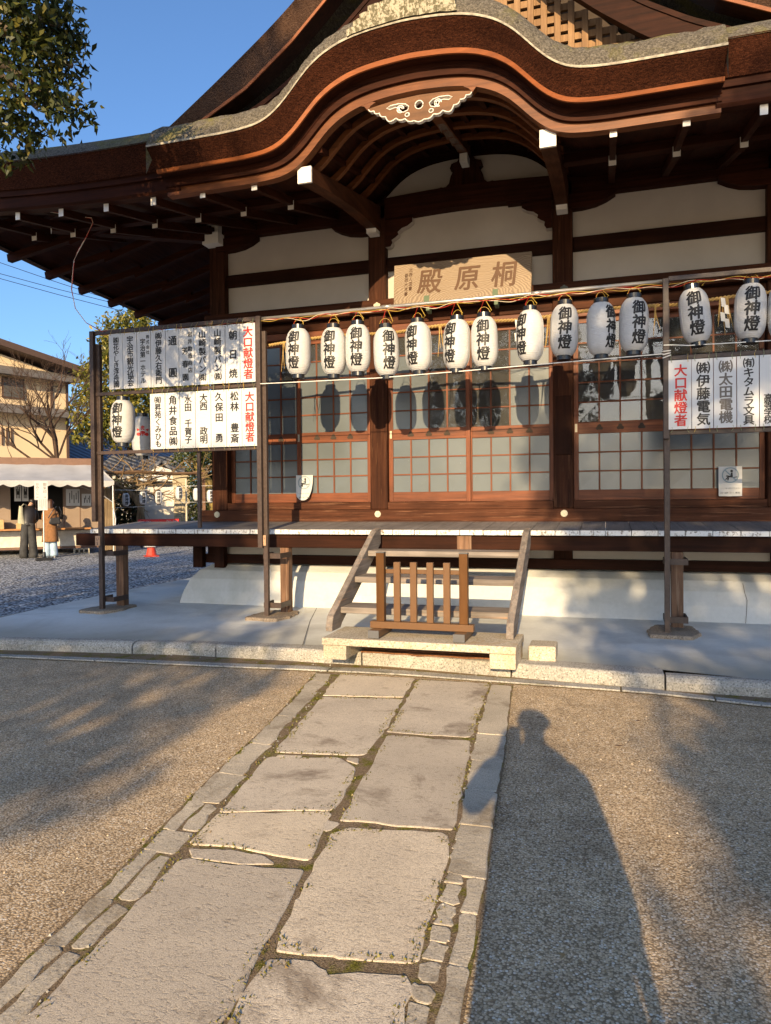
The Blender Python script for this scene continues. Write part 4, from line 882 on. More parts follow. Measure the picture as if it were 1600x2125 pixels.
for x in (COLX[1] - 0.01, COLX[2] + 0.005):
    m = MB(); ys_ = np.linspace(6.10, 8.2, 9)
    rows = []
    for y in ys_:
        t = (y - 6.1) / 2.1; zl = 4.29 + 0.27 * t + 0.10 * math.sin(PI * t * 0.9) * (0.6); zt = 4.425 + 0.46 * t
        rows.append([(x - 0.065, y, zl), (x + 0.065, y, zl), (x + 0.065, y, zt), (x - 0.065, y, zt)])
    m.loft(rows, close=True); ar = H(m, 'shrimp_beam', wood('arm_timber', (0.032, 0.012, 0.006), (0.12, 0.046, 0.022), 'y'), bevel=0.004)
    m = MB(); m.box(x - 0.066, x + 0.066, 6.075, 6.099, 4.285, 4.428); H(m, 'painted_end', WHITE, ar)
    m = MB(); pr = [(0, 4.68), (0, 4.62), (-0.02, 4.585), (0.0, 4.55), (0.0, 4.52), (0.15, 4.52), (0.15, 4.68)]
    m.prism([(8.02 + a, z) for a, z in pr], 'x', x - 0.058, x + 0.058); H(m, 'scroll_end', WHITE)
# carved pendant
CUSP = [(-0.455, 0.082), (-0.405, 0.052), (-0.355, 0.018), (-0.30, -0.028), (-0.205, -0.062), (-0.125, -0.082), (-0.045, -0.118), (0.045, -0.118), (0.125, -0.082), (0.205, -0.062), (0.30, -0.028), (0.355, 0.018), (0.405, 0.052), (0.455, 0.082)]
OUT = []
for (xa, za), (xb, zb_) in zip(CUSP, CUSP[1:]):
    L = math.hypot(xb - xa, zb_ - za); nx, nz = (zb_ - za) / L, -(xb - xa) / L; bg_ = 0.042 if abs(xa + xb) > 0.45 and L > 0.09 else 0.018
    OUT += [(xa + (xb - xa) * q / 8 + nx * bg_ * math.sin(PI * q / 8), za + (zb_ - za) * q / 8 + nz * bg_ * math.sin(PI * q / 8)) for q in range(8)]
NB = len(OUT)
OUT += [(0.455, 0.082), (0.36, 0.10), (0.2, 0.125), (0.0, 0.135), (-0.2, 0.125), (-0.36, 0.10)]
def ring(cx, cz, r, n=14, sx=1.0): return [(cx + r * sx * math.cos(-2 * PI * k / n), cz + r * math.sin(-2 * PI * k / n)) for k in range(n)]
def comma(cx, cz, s): return [(cx + s * 0.11, cz - 0.035), (cx + s * 0.07, cz - 0.05), (cx + s * 0.04, cz - 0.03), (cx + s * 0.035, cz + 0.0), (cx + s * 0.0, cz + 0.012), (cx - s * 0.05, cz + 0.0), (cx - s * 0.08, cz + 0.02), (cx - s * 0.045, cz + 0.04), (cx + s * 0.03, cz + 0.045), (cx + s * 0.09, cz + 0.03), (cx + s * 0.12, cz + 0.0)]
zz0 = 4.735
sh = lambda pts: [(CX + x, zz0 + 0.02 + z * 0.84) for x, z in pts]
holes = [sh(ring(0, 0.035, 0.042, 16, 0.85)), sh(comma(-0.21, 0.035, 1)), sh(comma(0.21, 0.035, -1)), sh(ring(-0.105, -0.045, 0.02, 8)), sh(ring(0.105, -0.045, 0.02, 8))]
m = MB(); m.prism(sh(OUT), 'y', 6.04, 6.085, 0, holes, 1); gg = H(m, 'carved_pendant', [W_CARVE, WHITE])
m = MB()
def rimline(loop, t=0.007):
    L = loop + [loop[0]]; m.tube([(x, 6.0385, z) for x, z in L], t * 0.6, 5)
for l in holes: rimline(l)
m.tube([(x, 6.039, z) for x, z in sh(OUT[:NB])], 0.0045, 5)
for s in (-1, 1):
    for rr_, cx in ((0.030, 0.165), (0.016, 0.165)):
        m.tube([(CX + s * cx + rr_ * math.cos(t), 6.0385, zz0 + 0.038 + rr_ * math.sin(t)) for t in np.linspace(0, 5.2, 14)], 0.005, 5)
H(m, 'painted_rims', WHITE, gg)
# ridge cap of the curved gable
m = MB()
for k, (x0, x1, dz, yy) in enumerate(((-0.52, 0.40, 0.055, 5.680), (-0.47, 0.385, 0.115, 5.70), (-0.42, 0.365, 0.170, 5.725), (-0.36, 0.34, 0.235, 5.76))):
    rows = []
    for d in np.linspace(x0, x1, 22):
        z = 4.645 + .645 * kc(d) + dz; rows.append([(CX + d, yy, z - 0.045 + wob(0, .004)), (CX + d, yy - 0.012, z + wob(0, .006)), (CX + d, yy + 0.012, z + 0.016 + wob(0, .006)), (CX + d, 9.4, z + 0.95), (CX + d, 9.4, z + 0.80)])
    m.loft(rows)
    for r_ in (rows[0], rows[-1]): m.add(r_, [(0, 1, 2, 3, 4)])
H(m, 'ridge_cap', white_flaky('mossy_ridge_boards', (0.40, 0.36, 0.26), (0.10, 0.085, 0.04), 0.47))

# ------------------------------------------------------------------ name plaque
pq = empty('name_plaque', (-1.53, 8.0, 3.62), 'grained wooden plaque with three large brushed characters hung over the middle doors', 'plaque')
PT = Matrix.Translation((-1.525, 7.96, 3.63)) @ Matrix.Rotation(-0.16, 4, 'X')        # leans out at the top, local x/z in its plane
def place(mb, T):
    mb.v = [tuple(T @ Vector(p)) for p in mb.v]; return mb
m = MB(); m.prism([(-0.775, 0.005), (-0.3, -0.002), (0.3, 0.0), (0.765, 0.004), (0.772, 0.25), (0.768, 0.475), (0.2, 0.478), (-0.4, 0.475), (-0.785, 0.478), (-0.78, 0.2)], 'y', -0.03, 0.03)
m.build('plaque_board', plaque_wood(), None, bevel=0.006)
o = bpy.data.objects['plaque_board']; bpy.context.view_layer.update(); base = o.location.copy(); o.matrix_world = Matrix.Translation(-Vector(pq.location)) @ PT @ Matrix.Translation(base); o.parent = pq
m = MB()
for ch, x in (('殿', -0.36), ('原', 0.065), ('桐', 0.47)): put(m, ch, x, 0.245, 0.31, -0.0315, 0.92, 0.018, 0, 0.10)
for i, ch in enumerate('北辰人国書'): put(m, ch, -0.585, 0.40 - i * 0.055, 0.05, -0.0315, 0.9, 0.004, 0, 0.1)
for i, ch in enumerate('香西大克書'): put(m, ch, -0.635, 0.34 - i * 0.055, 0.05, -0.0315, 0.9, 0.004, 0, 0.1)
m.v = [(x, y - 0.0025, z) for x, y, z in m.v]
place(m, PT).build('brushed_characters', plain('brown_brush_ink', (0.085, 0.038, 0.016), 0.6), pq, fix=False)
for x in (-0.39, 0.38):
    m = MB(); m.box(x - 0.03, x + 0.03, -0.038, -0.031, -0.012, 0.075); m.box(x - 0.03, x + 0.03, -0.031, 0.06, -0.012, -0.004); m.box(x - 0.02, x + 0.02, 0.035, 0.14, -0.07, -0.0125)
    place(m, PT).build('support_bracket', plain('green_copper', (0.09, 0.13, 0.075), 0.6), pq)

# ------------------------------------------------------------------ sign frames and donor boards
def bar(m, p0, p1, t=0.04): return m.beam(p0, p1, t, t) if abs(p1[2] - p0[2]) < abs(p1[0] - p0[0]) + abs(p1[1] - p0[1]) else m.beam(p0, p1, t, t, upv=(0, 1, 0))
def frame(name, lab, posts, rails, loc):
    e = empty(name, loc, lab, 'sign frame', 'steel frames that carry the donor boards')
    for x, y, z0, z1, t in posts:
        m = MB(); m.box(x - t / 2, x + t / 2, y - t / 2, y + t / 2, z0, z1); m.build('post', FRAME, e, bevel=0.003)
    for x0, x1, y, z, t in rails:
        m = MB(); m.box(x0, x1, y - t * 0.35, y + t * 0.35, z - t / 2, z + t / 2); m.build('rail', FRAME, e, bevel=0.003)
    return e
fl = frame('sign_frame', 'tall brown steel frame carrying two rows of white boards left of the stairs', [(-5.60, 6.95, 1.20, 3.37, 0.05), (-5.555, 7.0, 0.19, 3.23, 0.05), (-3.505, 6.95, 0.92, 3.37, 0.05), (-3.465, 7.0, 0.19, 3.22, 0.048), (-4.28, 7.02, 1.13, 3.34, 0.036)],
            [(-5.625, -3.48, 6.97, 3.352, 0.045), (-5.575, -3.48, 6.975, 2.655, 0.038), (-5.575, -3.48, 6.975, 1.985, 0.038)], (-4.5, 6.95, 0.19))
fr_ = frame('sign_frame', 'brown steel frame right of the stairs with one row of white boards and lanterns above', [(0.52, 6.95, 1.94, 3.372, 0.048), (0.53, 7.0, 0.19, 3.19, 0.048), (2.55, 6.97, 0.19, 3.37, 0.048)],
            [(0.545, 2.55, 6.965, 3.372, 0.042), (0.545, 2.55, 6.975, 2.665, 0.038), (0.545, 2.55, 6.975, 1.995, 0.038)], (1.5, 6.95, 0.19))
for x, e in ((-5.54, fl), (-3.44, fl), (0.59, fr_)):
    for z in (0.30, 0.83):
        m = MB(); m.box(x - 0.08, x + 0.12, 7.03, 7.045, z - 0.028, z + 0.028); m.box(x + 0.105, x + 0.12, 7.045, 7.30, z - 0.028, z + 0.028); m.box(x - 0.08, x - 0.068, 7.045, 7.26, z - 0.028, z + 0.028); m.build('strap', FRAME, e)
for x, e, z in ((-5.56, fl, 0.98), (-3.47, fl, 1.0)):
    m = MB(); m.box(x - 0.045, x + 0.02, 6.955, 6.961, z - 0.055, z + 0.055); t_ = m.build('number_tag', plain('tan_tag', (0.42, 0.26, 0.16), 0.6), e)
    m = MB(); put(m, 'い', x - 0.012, z + 0.022, 0.05, 6.953, 1, 0.01); put(m, '5' if x < -5 else '2', x - 0.004, z - 0.028, 0.05, 6.953, 1, 0.01); m.build('lettering', INK, t_, fix=False)
XU = [-5.363, -5.175, -4.990, -4.812, -4.624, -4.456, -4.265, -4.077, -3.888, -3.713, -3.531]
XLo = [-4.830, -4.637, -4.452, -4.260, -4.071, -3.883, -3.699, -3.522]
XRt = [0.537, 0.731, 0.909, 1.094, 1.272, 1.46, 1.65]
UP = [([('㈱花やしき浮舟園', 0, .06, .97, .074)], INK, 'leftmost board of the upper row, nine black characters with hiragana'),
      ([('宇治市観光協会', 0, .06, .96, .082)], INK, 'upper row board second from left, seven evenly spaced black kanji'),
      ([('宇治第一ホテル', -.018, .12, .93, .068), ('株式会社', .047, .05, .42, .042)], INK, 'upper row board third from left, katakana with four small kanji beside'),
      ([('㈱伊藤久右衛門', 0, .03, .95, .080)], INK, 'upper row board fourth from left, seven large black kanji from top to bottom'),
      ([('通　圓', 0, .06, .90, .105)], INK, 'upper row board with only two widely spaced large kanji'),
      ([('芳春園', -.02, .28, .97, .078), ('岩井勘造商店', .042, .05, .80, .056)], INK, 'upper row board with two columns, small kanji right of three larger ones'),
      ([('山崎製パン㈱', 0, .05, .95, .086)], INK, 'left one of two identical upper row boards with kanji and katakana'),
      ([('山崎製パン㈱', 0, .05, .95, .086)], INK, 'right one of two identical upper row boards with kanji and katakana'),
      ([('朝日焼', 0, .02, 1.0, .098)], INK, 'upper row board with three widely spaced black kanji beside the red one'),
      ([('大口献燈者', 0, .05, .95, .110)], RED, 'upper row board lettered in red at the right end of the left frame')]
LW = [([('㈲昇苑くみひも', 0, .05, .97, .080)], INK, 'lower row leftmost board with rounded hiragana, beside the white lantern'),
      ([('角井食品㈱', 0, .04, .96, .100)], INK, 'lower row board second from left, four large kanji over a bracketed one'),
      ([('水田　千賀子', 0, .06, .92, .088)], INK, 'lower row board third from left, five kanji in two groups'),
      ([('大西　　政明', 0, .05, .93, .092)], INK, 'lower row board in the middle, two pairs of kanji wide apart'),
      ([('久保田　勇', 0, .03, .93, .094)], INK, 'lower row board with three kanji over a single one'),
      ([('松林　豊斎', 0, .03, .95, .098)], INK, 'lower row board beside the red one, two pairs of black kanji'),
      ([('大口献燈者', 0, .06, .93, .104)], RED, 'lower row board lettered in red at the right end of the left frame')]
RT = [([('大口献燈者', 0, .06, .96, .106)], RED, 'red lettered board on the right frame, next to its post'),
      ([('㈱伊藤電気', 0, .04, .96, .108)], INK, 'right frame board beside the red one, heavy black kanji'),
      ([('㈱太田電機', 0, .04, .94, .108)], TAUPE, 'right frame board lettered in faded brown grey kanji'),
      ([('㈲キタムラ文具', 0, .03, .97, .086)], INK, 'right frame board with black katakana above two kanji'),
      ([('立命館宇治', .04, .03, .55, .076), ('高等学校', -.03, .55, .96, .07)], INK, 'right frame board cut by the frame edge, two columns of kanji'),
      ([('宇治商店街', 0, .05, .95, .10)], INK, 'last white board on the right frame, beyond the picture edge')]
RT.pop()
def board(x0, x1, z0, z1, cols, mat, lab, grp):
    xc = (x0 + x1) / 2; m = MB(); m.box(x0 + 0.003, x1 - 0.003, 6.924, 6.934, z0, z1); b = m.build('donor_board', BOARDM); tag(b, lab, 'sign board', grp)
    m = MB(); hgt = z1 - z0
    for s, dx, a, c, sz in cols: vtext(m, s, xc + dx + 0.004, z1 - hgt * a, z1 - hgt * c, sz * 1.06, 6.9225, 1.0, 0.03)
    m.build('lettering', mat, b, fix=False)
    for x in (x0 + 0.03, x1 - 0.03):
        for zz, zr in ((z1 - 0.02, z1 + 0.055), (z0 + 0.02, z0 - 0.03)):
            m = MB(); m.tube([(x, 6.921, zz), (x + wob(0, 0.008), 6.925, (zz + zr) / 2), (x + wob(0, .01), 6.94, zr)], 0.0025, 4); m.build('tie_wire', random.choice((WGRN, WYEL, WGRN)), b)
    b.rotation_euler.y = wob(0, 0.004); b.rotation_euler.z = wob(0, 0.012)
for i, (c, mt, l) in enumerate(UP): board(XU[i], XU[i + 1], 2.694 - 0.0015 * i, 3.314 - 0.0015 * i, c, mt, l, 'donor boards on the left frame')
for i, (c, mt, l) in enumerate(LW): board(XLo[i], XLo[i + 1], 2.004, 2.616, c, mt, l, 'donor boards on the left frame')
for i, (c, mt, l) in enumerate(RT): board(XRt[i], XRt[i + 1], 2.022, 2.635, c, mt, l, 'donor boards on the right frame')

# ------------------------------------------------------------------ lanterns
def lantern_profile(h, R):
    prof = []; n = 150
    for k in range(n + 1):
        t = k / n; s = abs(2 * t - 1); r = R * (1 - 0.44 * s ** 4.2); rib = 0.0026 * (0.5 + 0.5 * math.cos(2 * PI * 30 * t))
        prof.append((r + rib, h * t))
    return prof
LH, LR = 0.468, 0.127
def lantern_radius(z):
    s = abs(2 * z / LH - 1); return LR * (1 - 0.44 * min(1, s) ** 4.2)
def wrap(mb, name, mat, par):
    bm = bmesh.new(); vs = [bm.verts.new(p) for p in mb.v]
    for f in mb.f:
        try: bm.faces.new([vs[i] for i in f])
        except ValueError: pass
    for x in np.arange(-0.11, 0.111, 0.009): bmesh.ops.bisect_plane(bm, geom=bm.verts[:] + bm.edges[:] + bm.faces[:], plane_co=(x, 0, 0), plane_no=(1, 0, 0))
    for z in np.arange(0.02, LH, 0.014): bmesh.ops.bisect_plane(bm, geom=bm.verts[:] + bm.edges[:] + bm.faces[:], plane_co=(0, 0, z), plane_no=(0, 0, 1))
    for v in bm.verts:
        r = lantern_radius(v.co.z) + 0.0034 - v.co.y; a = v.co.x / LR; v.co = (r * math.sin(a), -r * math.cos(a), v.co.z)
    me = bpy.data.meshes.new(name); bm.to_mesh(me); bm.free(); me.materials.append(mat); o = bpy.data.objects.new(name, me); COL.objects.link(o); o.parent = par; return o
def make_lantern(crest=False):
    e = empty('paper_lantern', (0, 0, 0))
    m = MB(); m.lathe(lantern_profile(LH, LR), 44); m.build('shade', PAPER, e, smooth=True)
    m = MB(); m.lathe([(0.066, LH - 0.004), (0.066, LH + 0.045), (0.058, LH + 0.045), (0.058, LH + 0.01)], 24); m.build('top_cap', BLACK, e)
    m = MB(); m.lathe([(0.058, -0.04), (0.064, -0.04), (0.064, 0.004), (0.05, 0.004)], 24); m.build('bottom_cap', BLACK, e)
    m = MB(); m.tube([(0.062 * math.cos(t), 0, LH + 0.03 + 0.075 * math.sin(t)) for t in np.linspace(0, PI, 12)], 0.0022, 5); m.build('handle', WYEL, e)
    for k in (0.5, 2.1, 3.9, 5.3):
        m = MB(); m.tube([((lantern_radius(z) + 0.0025) * math.sin(k), -(lantern_radius(z) + 0.0025) * math.cos(k), z) for z in np.linspace(0.01, LH - 0.01, 20)], 0.0016, 4); m.build('seam', PAPER, e)
    m = MB()
    if crest:
        for s in (-1, 0, 1):
            for q in range(9):
                t = q / 8 * PI; m.prism([(s * 0.048 + 0.030 * math.cos(a) * (1 if s == 0 else 0.8), 0.27 + (0.0 if s == 0 else -0.008) + 0.020 * math.sin(a) - (0.012 if s else 0)) for a in np.linspace(0, 2 * PI, 12)[:-1]], 'y', 0, 0.0001) if q == 0 else None
        for x, z in ((0, 0.325), (-0.012, 0.31), (0.012, 0.31), (-0.013, 0.335), (0.013, 0.335), (0, 0.345), (-0.055, 0.295), (-0.045, 0.305), (-0.062, 0.31), (0.055, 0.295), (0.045, 0.305), (0.062, 0.31), (0, 0.24), (-0.025, 0.245), (0.025, 0.245)):
            m.prism([(x + 0.0095 * math.cos(a), z + 0.0095 * math.sin(a)) for a in np.linspace(0, 2 * PI, 8)[:-1]], 'y', 0, 0.0001)
        wrap(m, 'crest', RED, e)
    else:
        for ch, z in (('御', 0.372), ('神', 0.241), ('燈', 0.110)): put(m, ch, 0.004, z, 0.134, 0, 0.98, 0.036, 0, 0.08)
        wrap(m, 'lettering', INK, e)
    return e
proto = make_lantern(); used = [False]
def hang(x, y, z0, turn, lab, grp, tilt=0.0, scale=1.0, src=None):
    src = src or proto
    o = src if not used[0] and src is proto else copy_tree(src)
    if src is proto: used[0] = True
    b = math.atan2(-x, y - 0.0); o.location = (x, y, z0); o.rotation_euler = (wob(0, 0.02), tilt, math.atan2(-x, y) + math.radians(turn)); o.scale = (scale,) * 3
    tag(o, lab, 'lantern', grp); return o
LN = [(-3.066, 2.735, -29, 'leftmost of the front row lanterns, lettering turned a little left'), (-2.672, 2.712, -25, 'second front row lantern from the left, close beside the third'),
      (-2.405, 2.722, -12, 'third front row lantern from the left, hung a little higher than the second'), (-2.098, 2.668, 10, 'fourth front row lantern, in front of the column left of the middle doors'),
      (-1.765, 2.695, -36, 'fifth front row lantern, lettering near its left edge, below the plaque corner'), (-1.392, 2.690, -38, 'front row lantern under the middle of the plaque, lettering turned left'),
      (-1.11, 2.695, -10, 'front row lantern under the right half of the plaque, lettering full in view'), (-0.68, 2.722, -48, 'bluish front row lantern with lettering half hidden at its left edge'),
      (-0.37, 2.748, 0, 'front row lantern before the column right of the middle doors'), (-0.035, 2.737, 46, 'front row lantern with lettering cut off at its right edge'),
      (0.247, 2.752, 20, 'front row lantern just left of the right frame post, lettering turned right'), (0.792, 2.792, 0, 'tilted lantern just right of the right frame post'),
      (1.205, 2.790, 5, 'upright lantern on the right frame, above the brown grey lettered board'), (1.475, 2.775, 62, 'lantern half cut off by the right edge of the picture')]
for i, (x, z0, tn, lab) in enumerate(LN):
    hang(x, 6.98, z0, tn, 'white paper lantern, ' + lab if len(lab.split()) < 12 else lab, 'white paper lanterns along the front', -0.11 if i == 11 else wob(0, 0.03), 1.0)
hang(-5.245, 7.0, 2.095, -36, 'white lantern hanging inside the left sign frame, under the upper boards', 'white paper lanterns along the front', 0.0, 1.02)
cr = make_lantern(True)
cr.location = (-5.80, 8.15, 2.03); cr.rotation_euler.z = math.atan2(5.62, 8.15); cr.scale = (1.08, 1.08, 1.08); tag(cr, 'grey white lantern with a red crest, half behind the lower boards', 'lantern', 'white paper lanterns along the front')
# ------------------------------------------------------------------ pipe, wires, rope and cord
m = MB(); m.tube([(-3.49, 6.985, 3.352), (-1.5, 6.985, 3.357), (0.56, 6.985, 3.362)], 0.017, 10)
for x in (-2.1, -0.62): m.tube([(x - 0.05, 6.985, 3.357), (x + 0.05, 6.985, 3.357)], 0.021, 10)
tag(m.build('conduit_pipe', GALV, smooth=True), 'thin pale metal pipe running between the two sign frames above the lanterns', 'pipe')
def wav(x0, x1, y, z, amp, n, ph): return [(x, y + 0.012 * math.sin(x * 23 + ph), z + (amp * math.sin(x * 9 + ph) + amp * 0.8 * math.sin(x * 17.7 + 2 * ph) - amp) * (0.45 + 0.55 * math.sin(x * 2.9 + ph) ** 2)) for x in np.linspace(x0, x1, n)]
fe = empty('festoon_cable', (-1, 7, 3.3), 'twisted red, white and yellow lamp wires strung along the pipe above the lanterns', 'cable')
for mt, ph, a in ((WRED, 0.0, 0.014), (WWHT, 0.6, 0.017), (WYEL, 4.0, 0.012)):
    m = MB(); m.tube(wav(-5.55, 2.5, 6.975, 3.335, a, 420, ph), 0.0026, 5); m.build('wire', mt, fe)
for i, (x, z0, tn, lab) in enumerate(LN):
    for mt, dx in ((WRED, -0.02), (WYEL, 0.03)):
        m = MB(); m.tube([(x + dx, 6.98, z0 + LH + 0.03), (x + dx * 2.2, 6.975, z0 + LH + 0.07), (x + dx * 0.4, 6.975, 3.33)], 0.003, 4); m.build('drop_wire', mt, fe)
rp = empty('straw_rope', (-1, 7.08, 3.1), 'twisted straw rope with hanging straw tassels strung behind the lanterns', 'rope')
def ropez(x): return 3.085 + 0.075 * (x + 3.5) / 4 + 0.03 * abs(math.sin((x + 3.45) * 2.3)) - 0.0
for ph in (0, PI):
    m = MB(); m.tube([(x, 7.08 + 0.009 * math.sin(x * 95 + ph), ropez(x) + 0.009 * math.cos(x * 95 + ph)) for x in np.linspace(-3.45, 2.5, 760)], 0.0095, 5); m.build('strand', ROPE, rp, smooth=True)
for x in (-3.28, -3.20, -2.12, -1.58, -1.25, -0.78, -0.52, -0.14, 0.02, 0.43, 0.98, 1.03):
    m = MB()
    for q in range(3):
        L = random.uniform(0.2, 0.34); dx = random.uniform(-0.04, 0.06); m.tube([(x + q * 0.008, 7.07, ropez(x)), (x + dx * 0.4 + q * 0.01, 7.06, ropez(x) - L * 0.5), (x + dx + q * 0.012, 7.06, ropez(x) - L)], [0.005, 0.004, 0.002], 5)
    m.build('tassel', ROPE, rp)
for x in (-0.83, 0.985):
    m = MB()
    for q, (dx, dz) in enumerate(((0, 0), (0.025, -0.065), (-0.005, -0.13), (0.03, -0.19))): m.prism([(x + dx, ropez(x) + dz), (x + dx + 0.035, ropez(x) + dz - 0.01), (x + dx + 0.045, ropez(x) + dz - 0.09), (x + dx + 0.008, ropez(x) + dz - 0.08)], 'y', 7.05 - q * 0.004, 7.052 - q * 0.004)
    m.build('paper_streamer', SHEET, rp)
m = MB(); m.tube([(-3.50, 6.93, 2.655), (-3.1, 6.93, 2.65), (-2.2, 6.93, 2.64), (-1.4, 6.93, 2.655), (-0.6, 6.93, 2.675), (0.5, 6.93, 2.70)], 0.0045, 6)
for q in range(3): m.tube([(0.49, 6.92, 2.66 + 0.03 * q), (0.56, 6.925, 2.685 + 0.02 * q)], 0.0045, 5)
tag(m.build('white_cord', CORDM), 'thin white cord pulled tight under the lanterns between the two frames', 'cord')
m = MB(); m.tube([(0.5, 6.92, 2.775), (0.58, 6.92, 2.772), (0.7, 6.93, 2.76), (1.3, 6.93, 2.755), (2.5, 6.93, 2.76)], 0.0045, 6); tag(m.build('white_cord', CORDM), 'thin white cord tied to the right frame post under its lanterns', 'cord')
# no sitting signs
def nosit(x, lab, curl):
    e = empty('notice_sheet', (x, 8.25, 1.42), lab, 'notice', 'no sitting notices'); y = 8.245; w_, zt, zbm = 0.112, 1.735, 1.425
    rows = []
    for k in range(9):
        t = k / 8; yy = y - curl * (t ** 2) * 0.055; ww = w_ - curl * 0.028 * t ** 3
        rows.append([(x + ww * s, yy, zt - (zt - zbm) * t + curl * 0.05 * t * abs(s) ** 2.5) for s in np.linspace(-1, 1, 9)])
    m = MB(); m.loft(rows); m.build('sheet', SHEET, e, smooth=True)
    def Y(z): t = (zt - z) / (zt - zbm); return y - 0.006 - curl * t * t * 0.055
    zc = 1.645; m = MB(); R0 = 0.082
    m.loft([[(x + (R0 + dr) * math.cos(a), Y(zc + (R0 + dr) * math.sin(a)), zc + (R0 + dr) * math.sin(a)) for a in np.linspace(0, 2 * PI, 33)] for dr in (0, -0.012)])
    m.add([(x - 0.062, Y(zc + 0.05), zc + 0.055), (x - 0.052, Y(zc + 0.05), zc + 0.062), (x + 0.062, Y(zc - 0.05), zc - 0.055), (x + 0.052, Y(zc - 0.05), zc - 0.062)], [(0, 1, 2, 3)])
    m.build('prohibition_ring', plain('pale_grey_ring', (0.22, 0.29, 0.32), 0.5), e)
    m = MB(); F = lambda pts: m.add([(x + a, Y(zc + b) - 0.001, zc + b) for a, b in pts], [tuple(range(len(pts)))])
    F([(0.012 + 0.013 * math.cos(t), 0.042 + 0.013 * math.sin(t)) for t in np.linspace(0, 2 * PI, 12)[:-1]])
    F([(0.0, -0.012), (0.004, 0.025), (0.02, 0.028), (0.024, -0.012)]); F([(-0.045, -0.012), (-0.035, -0.002), (0.024, -0.012), (0.02, -0.026), (-0.01, -0.024)]); F([(-0.05, -0.045), (-0.03, -0.02), (-0.02, -0.022), (-0.042, -0.05)]); F([(-0.026, -0.022), (-0.012, -0.022), (-0.018, -0.055), (-0.03, -0.055)]); F([(0.03, -0.02), (0.065, -0.016), (0.065, -0.024), (0.03, -0.028)])
    m.build('sitting_figure', INK, e)
    m = MB(); s1, s2 = 'ここに座らないでください', 'DO NOT SIT HERE'
    for i, ch in enumerate(s1): put(m, ch, x - 0.088 + i * 0.016, 1.508, 0.0155, Y(1.508) - 0.001, 1, 0.0)
    for i, ch in enumerate(s2): put(m, ch, x - 0.086 + i * 0.0127, 1.462, 0.02, Y(1.46) - 0.001, 0.95, 0.004)
    m.build('lettering', plain('notice_lettering', (0.06, 0.075, 0.07), 0.5), e, fix=False)
nosit(-3.555, 'white no sitting notice curling outwards on the left door', 1.0); nosit(1.24, 'flat white no sitting notice with black figure on the right door', 0.05)
# wire hanging from the eave
m = MB()
WP = [(-7.4, 5.75, 4.78), (-6.4, 6.05, 4.60), (-6.08, 6.14, 4.556), (-5.79, 6.23, 4.518), (-5.35, 6.36, 4.433), (-5.16, 6.42, 4.411), (-5.145, 6.42, 4.36), (-5.21, 6.40, 4.219), (-5.30, 6.37, 4.05), (-5.34, 6.36, 3.967), (-5.366, 6.344, 3.663), (-5.33, 6.36, 3.46), (-5.25, 6.42, 3.32), (-5.2, 6.6, 3.27), (-5.3, 6.9, 3.36)]
m.tube(WP, 0.0045, 5); m.tube([(p[0] + 0.006 * math.sin(i * 2.1), p[1], p[2] + 0.008 * math.cos(i * 1.7)) for i, p in enumerate(WP)], 0.004, 5, 1)
tag(m.build('hanging_wire', [WWHT, WRED]), 'thin red and white wire dangling from the left eave down to the sign frame', 'wire')

# ------------------------------------------------------------------ background yard: built in a local frame, turned 41.7 degrees
TH = math.radians(41.7)
def LB(m, name, mat, par, o=(0, 0), smooth=False, bevel=0.0, fix=True):
    m.v = [(x - o[0], y - o[1], z) for x, y, z in m.v]
    me = bpy.data.meshes.new(name); me.from_pydata(m.v, [], m.f)
    for q in (mat if isinstance(mat, (list, tuple)) else [mat]): me.materials.append(q)
    if any(m.mi): me.polygons.foreach_set('material_index', m.mi)
    if fix:
        bm = bmesh.new(); bm.from_mesh(me); bmesh.ops.recalc_face_normals(bm, faces=bm.faces); bm.to_mesh(me); bm.free()
    if smooth: me.polygons.foreach_set('use_smooth', [True] * len(me.polygons))
    ob = bpy.data.objects.new(name, me); COL.objects.link(ob); ob.parent = par
    if bevel:
        b = ob.modifiers.new('bevel', 'BEVEL'); b.width = bevel; b.segments = 2; b.limit_method = 'ANGLE'
    return ob
def yard(name, s0, d0, lab, cat, group=None, turn=0.0):
    x = s0 * math.cos(TH) - d0 * math.sin(TH); y = s0 * math.sin(TH) + d0 * math.cos(TH)
    return empty(name, (x, y, 0), lab, cat, group, None, TH + turn)
def W(s, d, z=0.0): return (s * math.cos(TH) - d * math.sin(TH), s * math.sin(TH) + d * math.cos(TH), z)

TENT = plain('white_tent_cloth', (0.37, 0.37, 0.37), 0.6, var=0.12, scale=2); PANEL = plain('taupe_booth_panel', (0.24, 0.18, 0.135), 0.6, var=0.06, scale=2)
PALEP = plain('pale_booth_panel', (0.55, 0.52, 0.46), 0.6); WBROWN = plain('brown_beam', (0.16, 0.09, 0.06), 0.6); DARKV = plain('dark_opening', (0.015, 0.013, 0.012), 0.6)
O = (-0.8, 22.5); bo = yard('amulet_booth', *O, 'low taupe booth with a dark serving window and wooden counter behind two visitors', 'booth')
m = MB(); m.box(-5, -1.05, 22.5, 22.6, 0.22, 2.4); m.box(0.28, 1.22, 22.5, 22.6, 0.22, 2.4); m.box(-1.05, 0.28, 22.5, 22.6, 0.22, 0.98); m.box(-1.05, 0.28, 22.5, 22.6, 1.95, 2.4); m.box(1.12, 1.22, 22.6, 25, 0.22, 2.4); LB(m, 'wall', PANEL, bo, O)
m = MB(); m.box(-5, 1.21, 22.48, 22.499, 0.22, 0.66); LB(m, 'lower_panel', PALEP, bo, O)
m = MB(); m.box(-5, 1.1, 23.6, 23.65, 0.22, 2.4); LB(m, 'window_recess', DARKV, bo, O)
